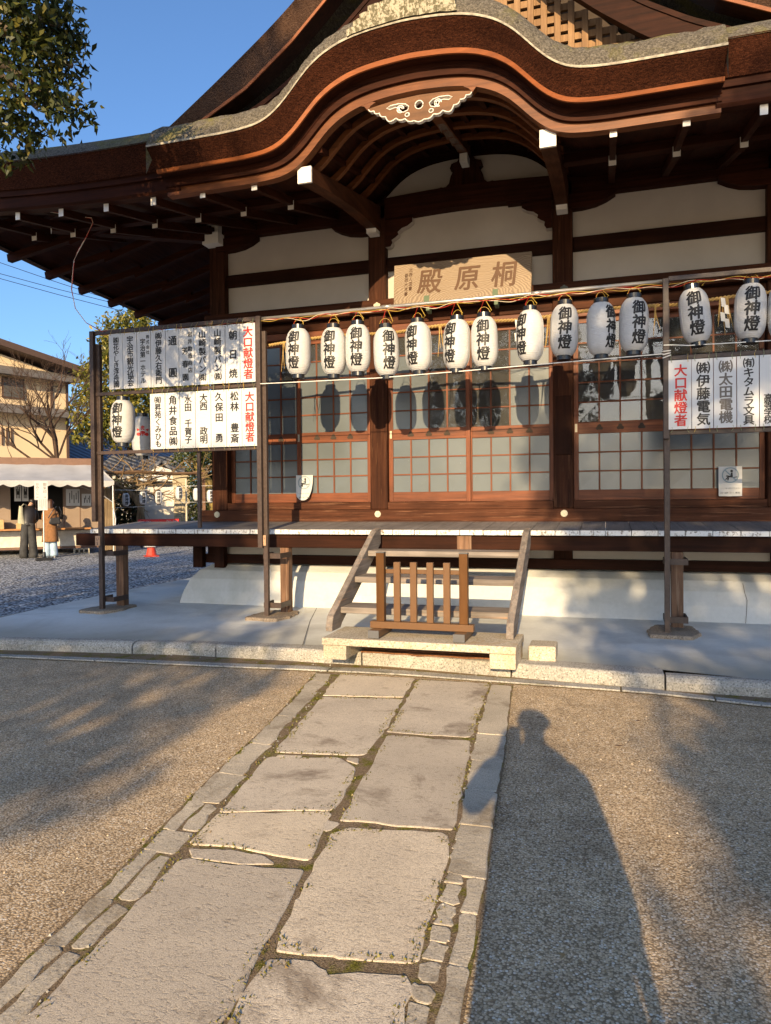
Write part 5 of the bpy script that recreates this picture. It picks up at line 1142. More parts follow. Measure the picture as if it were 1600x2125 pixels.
m = MB(); m.box(-5, 1.0, 22.02, 22.479, 0.70, 0.745); LB(m, 'counter', plain('counter_wood', (0.36, 0.17, 0.06), 0.5), bo, O)
for s in (-0.42, 0.30, 0.72):
    m = MB(); m.box(s - 0.008, s + 0.008, 22.488, 22.4995, 0.75, 2.3); LB(m, 'panel_joint', WBROWN, bo, O)
m = MB(); m.box(-5, 1.2, 22.5, 25, 0.15, 0.2199); LB(m, 'floor_edge', WBROWN, bo, O)
m = MB(); m.box(-5.2, 1.35, 22.55, 25.2, 2.52, 2.70); m.box(-5.2, 1.35, 22.9, 25.2, 2.701, 2.74); LB(m, 'roof', WBROWN, bo, O)
for s0, s1, z0, z1, mt in ((0.36, 0.72, 1.36, 1.84, SHEET), (0.77, 1.02, 1.36, 1.70, SHEET), (-0.95, -0.78, 1.5, 1.95, SHEET), (-0.76, -0.6, 1.5, 1.95, SHEET)):
    m = MB(); m.box(s0, s1, 22.47, 22.4745, z0, z1); p_ = LB(m, 'poster', mt, bo, O)
    m = MB()
    for k in range(5):
        xx = s1 - 0.05 - k * (s1 - s0 - 0.08) / 5; m.box(xx, xx + 0.018, 22.466, 22.469, z0 + 0.08 + 0.1 * (k % 2), z1 - 0.05 - 0.06 * (k % 3))
    LB(m, 'printed_lines', INK, p_, O)
m = MB(); m.box(-1.45, -1.2, 22.1, 22.3, 0.746, 1.0); m.box(-0.9, -0.72, 22.1, 22.25, 0.746, 0.9); tag(LB(m, 'counter_box', plain('pale_wood_box', (0.45, 0.30, 0.14), 0.6), None), 'pale wooden boxes on the booth counter left of the visitors', 'box')
o = bpy.data.objects['counter_box']; o.rotation_euler.z = TH
O = (-0.8, 21.6); aw = yard('awning', *O, 'white scalloped awning sheltering the booth front on a thin pole', 'awning')
m = MB(); S = np.linspace(-5, 1.2, 40); rows = []
for t in np.linspace(0, 1, 6):
    rows.append([(s + (0.34 * t if i == len(S) - 1 else 0.34 * t * max(0, (s + 0.4) / 1.6)), 22.6 - 1.6 * t, 2.55 - 0.52 * t - 0.05 * math.sin(PI * t) + 0.008 * math.sin(s * 9)) for i, s in enumerate(S)])
m.loft(rows); LB(m, 'cloth', TENT, aw, O, smooth=True)
m = MB(); n = 140; SS = np.linspace(-5, 1.54, n)
m.loft([[(s, 21.0, 2.035) for s in SS], [(s, 20.99, 1.955) for s in SS], [(s, 20.985, 1.90 + 0.035 * (2 * abs(math.sin(s * PI / 0.38)) - 1) * -1) for s in SS]])
m.loft([[(1.2 + 0.34 * t, 22.6 - 1.6 * t, 2.55 - 0.52 * t) for t in np.linspace(0, 1, 30)], [(1.2 + 0.34 * t, 22.6 - 1.6 * t, 2.38 - 0.43 * t) for t in np.linspace(0, 1, 30)]]); LB(m, 'scalloped_valance', TENT, aw, O)
for s, d in ((1.51, 21.03), (-4.5, 21.03)):
    m = MB(); m.tube([(s, d, 0), (s, d, 2.0)], 0.018, 8); LB(m, 'pole', GALV, aw, O)
m = MB(); m.tube([(1.5, 21.05, 1.45), (1.2, 21.4, 1.7), (0.6, 22.2, 1.95)], 0.012, 6); m.tube([(1.51, 21.0, 1.3), (1.56, 20.98, 1.0), (1.54, 20.98, 0.6)], 0.02, 6); LB(m, 'brace', GALV, aw, O)
m = MB(); m.loft([[(s, 21.9 + 0.01 * math.sin(s * 150), z) for s in np.linspace(1.24, 1.62, 50)] for z in (0.05, 1.85)]); sc = tag(m.build('reed_screen', wood('reed', (0.12, 0.085, 0.05), (0.38, 0.28, 0.17), 'z', 0.9, 70)), 'weathered reed screen closing the right side of the booth', 'screen')
sc.location = W(1.43, 21.9, 0.05); sc.rotation_euler.z = TH
m = MB(); s0 = 0.53
for x0, x1 in ((0.53, 0.57), (0.66, 0.69), (0.78, 0.81), (0.90, 0.94)): m.box(x0, x1, 22.1, 22.25, 0.0, 0.15)
m.box(0.57, 0.90, 22.1, 22.25, 0.0, 0.025); m.box(0.57, 0.90, 22.1, 22.25, 0.125, 0.15); b_ = tag(m.build('concrete_block', plain('block_concrete', (0.45, 0.40, 0.30), 0.9)), 'hollow concrete block holding up the booth floor', 'block'); b_.location = W(0.735, 22.2, 0.0); b_.rotation_euler.z = TH
# standing sign
O = (-0.2, 20.0); sg = yard('standing_sign', *O, 'white handwritten placard on a pole with a black weighted base before the booth', 'sign')
m = MB(); m.prism([(-0.385 + 0.0, 19.85), (-0.02, 19.85), (0.02, 20.15), (-0.42, 20.15)], 'z', 0.0, 0.09); m.lathe([(0.05, 0.09), (0.035, 0.22)], 10, (-0.2, 20.0)); LB(m, 'base', BLACK, sg, O, bevel=0.01)
m = MB(); m.tube([(-0.2, 20, 0.2), (-0.2, 20, 1.95)], 0.016, 8); LB(m, 'pole', GALV, sg, O)
m = MB(); m.box(-0.40, -0.10, 19.96, 19.975, 1.52, 1.985); p1 = LB(m, 'placard', SHEET, sg, O)
m = MB(); m.box(-0.325, -0.105, 19.945, 19.958, 1.26, 1.56); p2 = LB(m, 'placard', SHEET, sg, O)
m = MB(); vtext(m, '御朱印', -0.165, 1.95, 1.68, 0.085, 19.958, 1, 0.0); vtext(m, 'おみくじ', -0.33, 1.95, 1.64, 0.075, 19.958, 1, 0.0); htext(m, '→', -0.17, 1.59, 0.07, 19.958); htext(m, '←', -0.33, 1.59, 0.07, 19.958); LB(m, 'lettering', TAUPE, p1, O, fix=False)
m = MB()
for k in range(4):
    for q in range(9 - 2 * (k % 2)): z = 1.53 - q * 0.026; m.box(-0.15 - k * 0.045, -0.138 - k * 0.045, 19.941, 19.944, z - 0.015, z)
LB(m, 'small_writing', TAUPE, p2, O)
# cone, bench
O = (2.37, 20.0); cn = yard('traffic_cone', *O, 'red traffic cone with a white paper sign taped on, seen under the veranda', 'cone')
m = MB(); m.lathe([(0.14, 0.03), (0.12, 0.12), (0.035, 0.68), (0.03, 0.70)], 16, (2.37, 20)); m.prism([(2.37 + 0.2 * math.cos(t) * 1.25, 20 + 0.2 * math.sin(t) * 1.25) for t in np.linspace(PI / 4, 2 * PI + PI / 4, 5)[:-1]], 'z', 0.0, 0.03); LB(m, 'cone_body', plain('cone_red', (0.62, 0.06, 0.03), 0.5), cn, O)
m = MB(); m.box(2.18, 2.46, 19.84, 19.85, 0.26, 0.62); LB(m, 'paper_sign', SHEET, cn, O)
m = MB(); m.box(2.44, 2.51, 19.80, 19.83, 0.1, 0.5); 
O = (3.1, 24.2); bn = yard('red_bench', *O, 'red bench with white script lettering along its back, beyond the veranda', 'bench')
m = MB(); m.box(2.47, 3.10, 24.2, 24.24, 0.72, 0.90); m.box(3.105, 3.74, 24.2, 24.24, 0.72, 0.90); LB(m, 'backrest', plain('bench_red', (0.50, 0.03, 0.03), 0.4), bn, O)
m = MB(); m.box(2.47, 3.74, 23.8, 24.19, 0.40, 0.43); LB(m, 'seat', plain('bench_red_seat', (0.50, 0.03, 0.03), 0.4), bn, O)
for s in (2.55, 3.66):
    for d in (23.85, 24.19): m = MB(); m.box(s - 0.02, s + 0.02, d, d + 0.03, 0, 0.40 if d < 24 else 0.71); LB(m, 'leg', BLACK, bn, O)
m = MB(); htext(m, 'Coca-Cola', 2.70, 0.835, 0.08, 24.198, 0.04, 0.015); htext(m, 'Coca-Cola', 3.53, 0.835, 0.08, 24.198, 0.04, 0.015); LB(m, 'lettering', SHEET, bn, O, fix=False)
# far lanterns on their cord
for i, (s, z, lab) in enumerate(((2.10, 1.33, 'far lantern nearest the white awning'), (2.61, 1.38, 'far lantern in front of the gnarled trunk'), (3.09, 1.40, 'far lantern half in shade before the sunlit white wall'), (3.72, 1.53, 'far lantern hung highest, before the block pillar'), (4.28, 1.49, 'far lantern half hidden by the thin dark post'), (4.72, 1.43, 'far lantern cut off by the corner column of the hall'))):
    p = W(s, 24.0); o = copy_tree(proto); o.location = (p[0], p[1], z); o.rotation_euler = (0, 0, TH + math.radians([8, 5, -12, 15, 40, 10][i])); o.scale = (0.86,) * 3; tag(o, 'small ' + lab, 'lantern', 'small lanterns across the yard')
m = MB(); m.tube([(1.6, 24, 1.84), (2.6, 24, 1.83), (3.7, 24, 1.96), (5.2, 24, 1.98)], 0.006, 4); m.tube([(1.6, 24, 1.28), (2.6, 24, 1.31), (3.7, 24, 1.44), (5.2, 24, 1.44)], 0.005, 4); c_ = m.build('twin_lines', CORDM); tag(c_, 'pair of thin cords the small far lanterns hang between', 'cord')
c_.location = W(3.4, 24.0, c_.location.z); c_.rotation_euler.z = TH
m = MB(); m.tube([(0, 0, 0), (0, 0, 2.2)], 0.03, 8); c_ = tag(m.build('lantern_pole', plain('pale_pole', (0.50, 0.44, 0.33), 0.6)), 'pale slim pole standing beside the far block pillar', 'pole'); c_.location = W(4.0, 24.3)
c2 = c_.copy(); COL.objects.link(c2); c2.location = W(1.62, 24.3); tag(c2, 'pale slim pole at the right end of the white awning', 'pole')

# ------------------------------------------------------------------ houses beyond the yard
OCH = plain('ochre_render', (0.70, 0.54, 0.345), 0.9, var=0.05, scale=0.6); ROOFG = plain('grey_slate_roof', (0.13, 0.12, 0.115), 0.7, var=0.2, scale=3); FASC = plain('brown_fascia', (0.09, 0.055, 0.04), 0.6)
yh = empty('ochre_house', (-25, 29.1, 0), 'ochre rendered two storey house with dark pent roofs behind the booth', 'house')
m = MB(); m.prism([(14, 0), (29.1, 0), (29.1, 7.55), (21.5, 9.2), (14, 7.55)], 'x', -36, -25); m.build('wall', OCH, yh)
for y0, z0, y1, z1 in ((21.5, 9.22, 30.4, 7.60), (21.5, 9.22, 12.6, 7.60)):
    m = MB(); m.add([(-24.2, y0, z0), (-24.2, y1, z1), (-37, y1, z1), (-37, y0, z0), (-24.2, y0, z0 + 0.28), (-24.2, y1, z1 + 0.28), (-37, y1, z1 + 0.28), (-37, y0, z0 + 0.28)], [(0, 3, 2, 1), (4, 5, 6, 7), (0, 1, 5, 4), (1, 2, 6, 5), (2, 3, 7, 6), (3, 0, 4, 7)]); m.build('roof', FASC, yh)
for z, out in ((7.40, 0.7), (5.68, 0.75)):
    m = MB(); m.add([(-24.998, 14, z + 0.32), (-24.998, 29.3, z + 0.32), (-25 + out, 29.5, z), (-25 + out, 14, z)], [(0, 1, 2, 3)]); m.add([(-25 + out, 29.5, z), (-25 + out, 14, z), (-25 + out, 14, z - 0.16), (-25 + out, 29.5, z - 0.16)], [(0, 1, 2, 3)]); m.add([(-25 + out, 14, z - 0.16), (-25 + out, 29.5, z - 0.16), (-24.998, 29.5, z - 0.10), (-24.998, 14, z - 0.10)], [(0, 1, 2, 3)]); m.add([(-25 + out, 29.5, z), (-25 + out, 29.5, z - 0.16), (-24.998, 29.5, z - 0.1), (-24.998, 29.5, z + 0.32)], [(0, 1, 2, 3)])
    m.build('pent_roof', ROOFG, yh)
m = MB(); m.box(-24.99, -24.93, 26.05, 27.05, 6.26, 7.2); w_ = m.build('window', FASC, yh); m = MB(); m.box(-24.929, -24.92, 26.12, 26.98, 6.32, 7.14); m.build('pane', plain('window_glass', (0.10, 0.10, 0.10), 0.15, spec=0.8), w_)
m = MB()
for k in range(7): y = 25.22 + k * 0.205; m.box(-24.99, -24.95, y - 0.035, y + 0.035, 4.1, 4.9)
m.build('slatted_vent', FASC, yh)
for y in (28.35, 29.12):
    m = MB(); m.box(-24.99, -24.94, y - 0.06, y + 0.06, 3.0 if y > 29 else 5.9, 7.3); m.build('corner_post', FASC, yh)
m = MB(); m.box(-24.99, -24.8, 25.02, 25.3, 8.05, 8.3); m.build('wall_lamp', FASC, yh); yh.rotation_euler.z = -0.36
WHT = plain('white_house_render', (0.66, 0.63, 0.57), 0.9, var=0.05); BTILE = tilemat('blue_grey_tiles', (0.11, 0.125, 0.16)); GTILE = tilemat('grey_tiles', (0.16, 0.16, 0.17))
O = (2.2, 46); wh = yard('tiled_house', *O, 'white house with a blue grey tiled roof between the ochre house and the dark post', 'house')
m = MB(); m.box(0.6, 6.5, 46, 52, 0, 4.2); LB(m, 'wall', WHT, wh, O)
m = MB(); m.add([(-0.3, 45.2, 3.95), (7.5, 45.2, 3.95), (6.3, 49, 6.1), (0.9, 49, 6.1), (-0.3, 52.6, 3.95), (7.5, 52.6, 3.95)], [(0, 1, 2, 3), (4, 5, 2, 3), (0, 4, 3), (1, 5, 2)]); LB(m, 'roof', BTILE, wh, O)
m = MB(); m.box(1.2, 2.1, 45.9, 45.99, 2.7, 3.5); LB(m, 'window', DARKV, wh, O)
m = MB(); m.box(-0.2, 2.4, 45.3, 45.95, 2.2, 2.3); m.box(-0.2, 2.4, 45.3, 45.35, 1.9, 2.6); LB(m, 'balcony', plain('balcony_white', (0.6, 0.6, 0.58), 0.6), wh, O)
m = MB(); m.add([(-0.9, 48, 6.3), (1.9, 48, 6.3), (1.6, 50, 7.0), (-0.6, 50, 7.0)], [(0, 1, 2, 3)]); LB(m, 'upper_roof', BTILE, wh, O)
O = (3.8, 31); gh = yard('gate_house', *O, 'small grey tiled building with white plastered gables behind the far lanterns', 'building')
m = MB(); m.box(1.9, 5.0, 31.2, 34, 0, 2.6); m.prism([(3.3, 2.35), (4.75, 2.35), (4.02, 3.0)], 'y', 30.6, 31.0); LB(m, 'wall', WHT, gh, O)
m = MB(); m.add([(1.5, 30.9, 2.65), (5.4, 30.9, 2.65), (4.9, 32.6, 3.45), (2.3, 32.6, 3.45), (1.5, 34.3, 2.65), (5.4, 34.3, 2.65)], [(0, 1, 2, 3), (4, 5, 2, 3), (0, 4, 3), (1, 5, 2)])
for s0, s1, z0, z1 in ((4.02, 3.1, 3.06, 2.32), (4.02, 4.95, 3.06, 2.32)): m.add([(s0, 30.3, z0), (s1, 30.3, z1), (s1, 31.6, z1), (s0, 31.6, z0), (s0, 30.3, z0 + 0.12), (s1, 30.3, z1 + 0.12), (s1, 31.6, z1 + 0.12), (s0, 31.6, z0 + 0.12)], [(0, 1, 2, 3), (4, 5, 6, 7), (0, 1, 5, 4), (2, 3, 7, 6), (1, 2, 6, 5)])
LB(m, 'roof', GTILE, gh, O)
O = (3.9, 29.6); gw = yard('garden_wall', *O, 'sunlit white wall between two stacked block pillars behind the far lanterns', 'wall')
BLK = blocks('ochre_blocks', (0.50, 0.42, 0.28), (0.22, 0.18, 0.13), 2.6, 4.5)
m = MB(); m.box(3.27, 4.4, 29.7, 29.9, 0, 2.05); LB(m, 'panel', blocks('white_painted_blocks', (0.72, 0.68, 0.60), (0.5, 0.46, 0.4), 0.5, 2.6), gw, O)
for s0, s1 in ((2.85, 3.27), (4.4, 5.0)):
    m = MB(); m.box(s0, s1, 29.5, 29.95, 0, 2.2 if s0 < 4 else 2.6); LB(m, 'pillar', BLK, gw, O)
m = MB(); m.prism([(3.0, 2.3), (4.6, 2.3), (4.35, 2.75), (3.85, 2.9), (3.3, 2.5)], 'y', 29.96, 30.1); LB(m, 'gable_panel', WHT, gw, O)

# ------------------------------------------------------------------ trees
BARKT = wood('tree_bark', (0.06, 0.045, 0.032), (0.23, 0.18, 0.13), 'z', 0.9, 18); BARKD = wood('dark_branch_bark', (0.035, 0.022, 0.016), (0.12, 0.08, 0.06), 'z', 0.9, 18)
LEAF_Y = leafmat('camphor_leaf', [(0.0, (0.045, 0.06, 0.010)), (0.35, (0.10, 0.11, 0.015)), (0.7, (0.20, 0.18, 0.025)), (1.0, (0.34, 0.27, 0.05))], 0.3)
LEAF_D = leafmat('dark_evergreen_leaf', [(0.0, (0.02, 0.03, 0.008)), (0.6, (0.045, 0.062, 0.014)), (0.95, (0.10, 0.11, 0.02)), (1.0, (0.26, 0.19, 0.03))], 0.3)
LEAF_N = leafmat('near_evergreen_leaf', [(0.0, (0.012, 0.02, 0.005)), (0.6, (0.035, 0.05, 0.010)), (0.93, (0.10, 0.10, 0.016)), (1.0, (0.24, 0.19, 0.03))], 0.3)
def limb(m, p, d, L, r, depth, spread=0.5, droop=0.0, kids_=(2, 3), minr=0.008):
    pts = [Vector(p)]; rr = [r]; d = Vector(d).normalized(); n = 5
    for i in range(n):
        d = (d + Vector((random.gauss(0, .16), random.gauss(0, .16), random.gauss(0.03 - droop, .12)))).normalized(); pts.append(pts[-1] + d * L / n); rr.append(max(minr * 0.6, r * (1 - 0.42 * (i + 1) / n)))
    m.tube(pts, rr, 6 if r > 0.03 else 4)
    if depth > 0:
        for k in range(random.randint(*kids_)):
            q = random.randint(2, n); dd = (d + Vector((random.gauss(0, spread), random.gauss(0, spread), random.gauss(0.12, spread * 0.6)))).normalized()
            limb(m, pts[q], dd, L * random.uniform(0.55, 0.8), rr[q] * 0.72, depth - 1, spread, droop, kids_, minr)
    return pts
def tree(name, lab, base, trunk, r, cs, n, size, leaf, branch=True, grp=None, droop=0.5, bark=None):
    e = empty(name, base, lab, 'tree', grp)
    m = MB(); pts = [Vector(base)] + [Vector(p) for p in trunk]; k = len(pts)
    rr = [r * (1 - 0.6 * i / max(1, k - 1)) for i in range(k)]; m.tube(pts, rr, 10)
    for c in cs:
        a = min(pts[1:], key=lambda p: (p - Vector(c[:3])).length); q = Vector(c[:3]); mid = a.lerp(q, 0.5) + Vector((random.gauss(0, .1), random.gauss(0, .1), 0.12 * (q - a).length))
        m.tube([a, mid, q], [r * 0.35, r * 0.22, r * 0.08], 6)
    m.build('trunk', bark or BARKT, e, smooth=True)
    leaves('crown', clumps(cs, n), size, leaf, e, droop); return e
# evergreen overhanging from the left, close to the camera
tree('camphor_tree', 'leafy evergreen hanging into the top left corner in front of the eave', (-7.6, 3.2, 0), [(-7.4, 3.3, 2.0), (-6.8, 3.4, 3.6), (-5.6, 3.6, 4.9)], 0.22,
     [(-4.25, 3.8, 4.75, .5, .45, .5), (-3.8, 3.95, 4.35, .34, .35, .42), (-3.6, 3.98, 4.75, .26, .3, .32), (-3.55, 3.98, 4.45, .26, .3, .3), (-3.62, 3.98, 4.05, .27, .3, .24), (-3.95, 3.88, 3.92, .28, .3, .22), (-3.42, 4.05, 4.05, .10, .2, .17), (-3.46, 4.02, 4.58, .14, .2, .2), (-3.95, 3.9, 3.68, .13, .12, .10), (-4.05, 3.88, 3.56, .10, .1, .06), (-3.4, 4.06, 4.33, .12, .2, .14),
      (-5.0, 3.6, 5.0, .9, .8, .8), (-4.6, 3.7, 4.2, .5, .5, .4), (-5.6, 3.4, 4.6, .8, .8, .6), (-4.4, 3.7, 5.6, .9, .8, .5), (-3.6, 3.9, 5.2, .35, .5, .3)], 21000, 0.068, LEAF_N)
# tree behind the left sign frame
cs = []
for s, d, z, rs, rz in ((3.2, 33, 8.2, 1.5, 1.5), (2.2, 33, 6.5, 1.3, 1.3), (1.55, 32.5, 5.4, .8, 1.0), (3.6, 33, 6.2, 1.5, 1.5), (2.6, 32.5, 4.7, 1.2, 1.0), (4.6, 33.5, 7.4, 1.6, 1.6), (1.3, 32.5, 4.3, .55, .6), (4.8, 33, 5.0, 1.5, 1.2), (2.5, 32.8, 7.9, .8, .8), (3.4, 33, 9.3, .7, .6), (5.5, 33.5, 6, 1.5, 1.5)):
    p = W(s, d, z); cs.append((p[0], p[1], p[2], rs, rs, rz))
b_ = W(3.4, 33.5); tree('broadleaf_tree', 'sunlit yellow green tree rising behind the left sign frame', b_, [W(3.3, 33.4, 2.5), W(3.1, 33.3, 5.0), W(3.3, 33.2, 7.5)], 0.32, cs, 24000, 0.21, LEAF_Y, droop=0.8)
# bare tree before the ochre house
e = empty('bare_tree', W(0.18, 26.5), 'leafless winter tree with dark forked trunk before the ochre house', 'tree'); m = MB()
random.seed(21)
p0 = Vector(W(0.18, 26.5)); m.tube([p0, Vector(W(0.2, 26.5, 1.6)), Vector(W(0.17, 26.5, 2.9))], [0.16, 0.13, 0.11], 8)
for tgt, L, r in (((-0.35, 26.4, 4.4), 1.9, 0.075), ((0.0, 26.6, 4.9), 1.8, 0.065), ((0.28, 26.4, 4.2), 1.4, 0.04), ((-1.4, 26.3, 3.6), 1.7, 0.04), ((-0.9, 26.6, 4.3), 1.9, 0.045)):
    a = Vector(W(0.17, 26.5, 2.85)); limb(m, a, Vector(W(*tgt)) - a, L, r, 4, 0.55, 0.0, (3, 4), 0.006)
for zz, tgt in ((2.4, (-1.5, 26.2, 3.0)), (2.3, (-1.2, 26, 2.6))):
    a = Vector(W(0.1, 26.5, zz)); limb(m, a, Vector(W(*tgt)) - a, 1.8, 0.05, 3, 0.5, 0.0, (2, 4), 0.008)
m.build('trunk', BARKD, e)
# gnarled trunk and trained wisteria
e = empty('wisteria', W(2.65, 26), 'gnarled wisteria trunk spreading bare golden twigs over a low frame', 'tree'); m = MB()
TW = [(2.55, 26, 0), (2.68, 26, 0.5), (2.80, 26, 0.9), (2.72, 26, 1.3), (2.52, 26, 1.65), (2.3, 26, 1.9), (1.9, 26, 2.1)]
for o_ in (0, 0.1): m.tube([W(s + o_ * math.sin(z * 5), d + o_, z) for s, d, z in TW], [0.12, 0.10, 0.10, 0.09, 0.08, 0.06, 0.03], 7)
for q in range(26):
    a = Vector(W(random.uniform(1.8, 3.4), 26, random.uniform(1.6, 2.3))); limb(m, a, Vector((random.gauss(0, 1), random.gauss(0, .5), random.gauss(0.15, .5))), 0.9, 0.03, 2, 0.7, 0.05, (2, 3), 0.007)
for q in range(9):
    a = Vector(W(random.uniform(3.4, 4.8), 26, random.uniform(2.1, 2.5))); limb(m, a, Vector((random.gauss(0, 1), random.gauss(0, .5), random.gauss(0.15, .4))), 0.9, 0.02, 2, 0.7, 0.05, (2, 3), 0.007)
m.build('trunk', wood('golden_bark', (0.10, 0.065, 0.035), (0.36, 0.25, 0.13), 'z', 0.9, 14), e)
O = (3.3, 26.2); pg = yard('pergola', *O, 'low rough timber frame that the bare wisteria lies on', 'pergola')
PGW = wood('pergola_timber', (0.06, 0.035, 0.02), (0.22, 0.13, 0.07), 'x')
for d in (25.7, 26.6): m = MB(); m.tube([(1.6, d, 2.45), (2.7, d, 2.49), (3.8, d, 2.44), (5.0, d, 2.47)], [0.04, 0.05, 0.045, 0.04], 7); LB(m, 'beam', PGW, pg, O)
for s in (1.75, 4.85): m = MB(); m.box(s, s + 0.1, 26.0, 26.1, 0, 2.419); LB(m, 'post', W_POST, pg, O)
# hedges and dark trees behind
def hedge(name, lab, boxes, n, size, mat):
    P = []
    for s0, s1, d0, d1, z0, z1 in boxes:
        k = int(n * (s1 - s0) * (z1 - z0)); 
        for _ in range(k): P.append(W(random.uniform(s0, s1), d0 + abs(random.gauss(0, 0.5)) * (d1 - d0), random.uniform(z0, z1) + random.gauss(0, 0.08)))
    e = empty(name, W((boxes[0][0] + boxes[0][1]) / 2, boxes[0][2]), lab, 'hedge')
    leaves('foliage', np.array(P), size, mat, e, 0.2); 
    m = MB(); random.seed(5)
    for s0, s1, d0, d1, z0, z1 in boxes:
        for q in range(5): s = random.uniform(s0, s1); m.tube([W(s, d0 + 0.4, 0), W(s + random.gauss(0, .1), d0 + 0.4, z1 * 0.6)], 0.03, 5)
    m.build('stems', BARKD, e); return e
hedge('hedge', 'dark clipped hedge with a few rusty leaves behind the nearest far lanterns', [(1.7, 2.9, 28, 28.8, 0.0, 2.3)], 1500, 0.15, leafmat('rusty_hedge_leaf', [(0.0, (0.012, 0.018, 0.006)), (0.7, (0.035, 0.045, 0.012)), (0.9, (0.12, 0.05, 0.02)), (1.0, (0.2, 0.1, 0.03))], 0.2))
hedge('shrub', 'dark evergreen shrubbery between the block pillar and the corner of the hall', [(4.75, 7.5, 27.8, 29, 0.0, 3.3)], 900, 0.16, LEAF_D)
e = empty('leaning_tree', W(5.6, 27.2), 'thick mossy golden limb leaning beside the corner column of the hall', 'tree'); m = MB()
m.tube([W(5.75, 27.2, 0), W(5.6, 27.2, 1.2), W(5.35, 27.2, 2.0), W(5.0, 27.2, 2.6), W(4.7, 27.2, 3.2)], [0.3, 0.26, 0.22, 0.16, 0.08], 9); m.tube([W(5.5, 27.2, 1.6), W(5.9, 27.2, 2.5), W(6.0, 27.2, 3.6)], [0.2, 0.17, 0.12], 9)
m.build('trunk', wood('mossy_bark', (0.12, 0.085, 0.03), (0.38, 0.28, 0.09), 'z', 0.9, 12), e, smooth=True)
leaves('crown', clumps([(*W(4.9, 27.3, 3.1), .9, .9, .5), (*W(5.8, 27.3, 3.9), 1.2, 1.2, .8)], 2600), 0.17, LEAF_D, e)
# power lines
for i, (za, zb_) in enumerate(((14.81, 12.62), (14.2, 12.49), (13.93, 12.17))):
    A, B = Vector((-32.0, 32.26, za)), Vector((-25.9, 34.09, zb_)); d = B - A; m = MB()
    m.tube([A - d * 2, A, A.lerp(B, 0.5) + Vector((0, 0, -0.03)), B, B + d * 2.5], 0.016, 4); tag(m.build('power_line', BLACK), ['uppermost of the three thin power lines in the sky at left', 'middle one of the three thin power lines in the sky at left', 'lowest of the three thin power lines in the sky at left'][i], 'cable', 'power lines in the sky')
# trees behind the view: their shade falls across the forecourt and the hall
lv = Vector((SUN.y, -SUN.x, 0)).normalized(); vv = lv.cross(SUN)
def sp(a, b, t): return lv * a + vv * b - SUN * t
def shade_tree(lab, base_a, t, cl, n, size):
    cs = [(*sp(a, b, t + random.uniform(-1.5, 1.5)), ra, 1.3, rb) for a, b, ra, rb in cl]
    bp = sp(base_a, 0, t); bp.z = 0; top = max(c[2] for c in cs)
    tree('shade_tree', lab, tuple(bp), [(bp.x + 0.2, bp.y, top * 0.3), (bp.x, bp.y + 0.2, top * 0.55), (bp.x + 0.1, bp.y, top * 0.8)], 0.4, cs, n, size, LEAF_D, grp='trees behind the viewpoint')
random.seed(3)
shade_tree('tall evergreen behind the viewpoint whose shade covers the left of the forecourt', -6.5, 15,
           [(-6.6, 1.6, 4.0, 1.9), (-4.5, 2.5, 1.55, 1.1), (-7.2, 4.8, 2.4, 1.6), (-6.6, 7.2, 3.4, 1.5), (-4.6, 6.9, 1.9, 0.8), (-3.2, 0.9, 1.0, 0.8), (-5.2, 8.6, 2.0, 1.1), (-3.5, 3.3, 0.55, 0.8), (-4.2, 5.4, 0.8, 0.35), (-3.3, 8.5, 1.0, 0.7), (-2.25, 1.42, 0.3, 0.10), (-1.95, 1.05, 0.22, 0.08), (-2.55, 2.05, 0.3, 0.12), (-2.2, 1.72, 0.25, 0.05), (-2.7, 6.0, 0.25, 0.2)], 31000, 0.2)
shade_tree('tall evergreen behind the viewpoint whose shade dapples the right of the forecourt', 4.5, 14,
           [(3.0, 4.1, 2.75, 1.15), (3.2, 1.25, 2.2, 1.35), (1.5, 1.0, 0.5, 0.8), (4.6, 6.2, 2.6, 1.1), (0.75, 4.4, 0.62, 0.75), (1.2, 3.1, 0.7, 0.6), (2.0, 5.6, 0.8, 0.4), (5.5, 3.0, 2.0, 3.0), (2.0, -0.6, 1.8, 1.0), (1.7, 2.55, 1.1, 0.35), (2.3, 1.25, 1.25, 0.75), (1.05, 1.25, 0.22, 0.35), (0.62, 0.80, 0.22, 0.06), (1.0, 2.15, 0.3, 0.12), (0.5, 2.6, 0.16, 0.14)], 28000, 0.2)

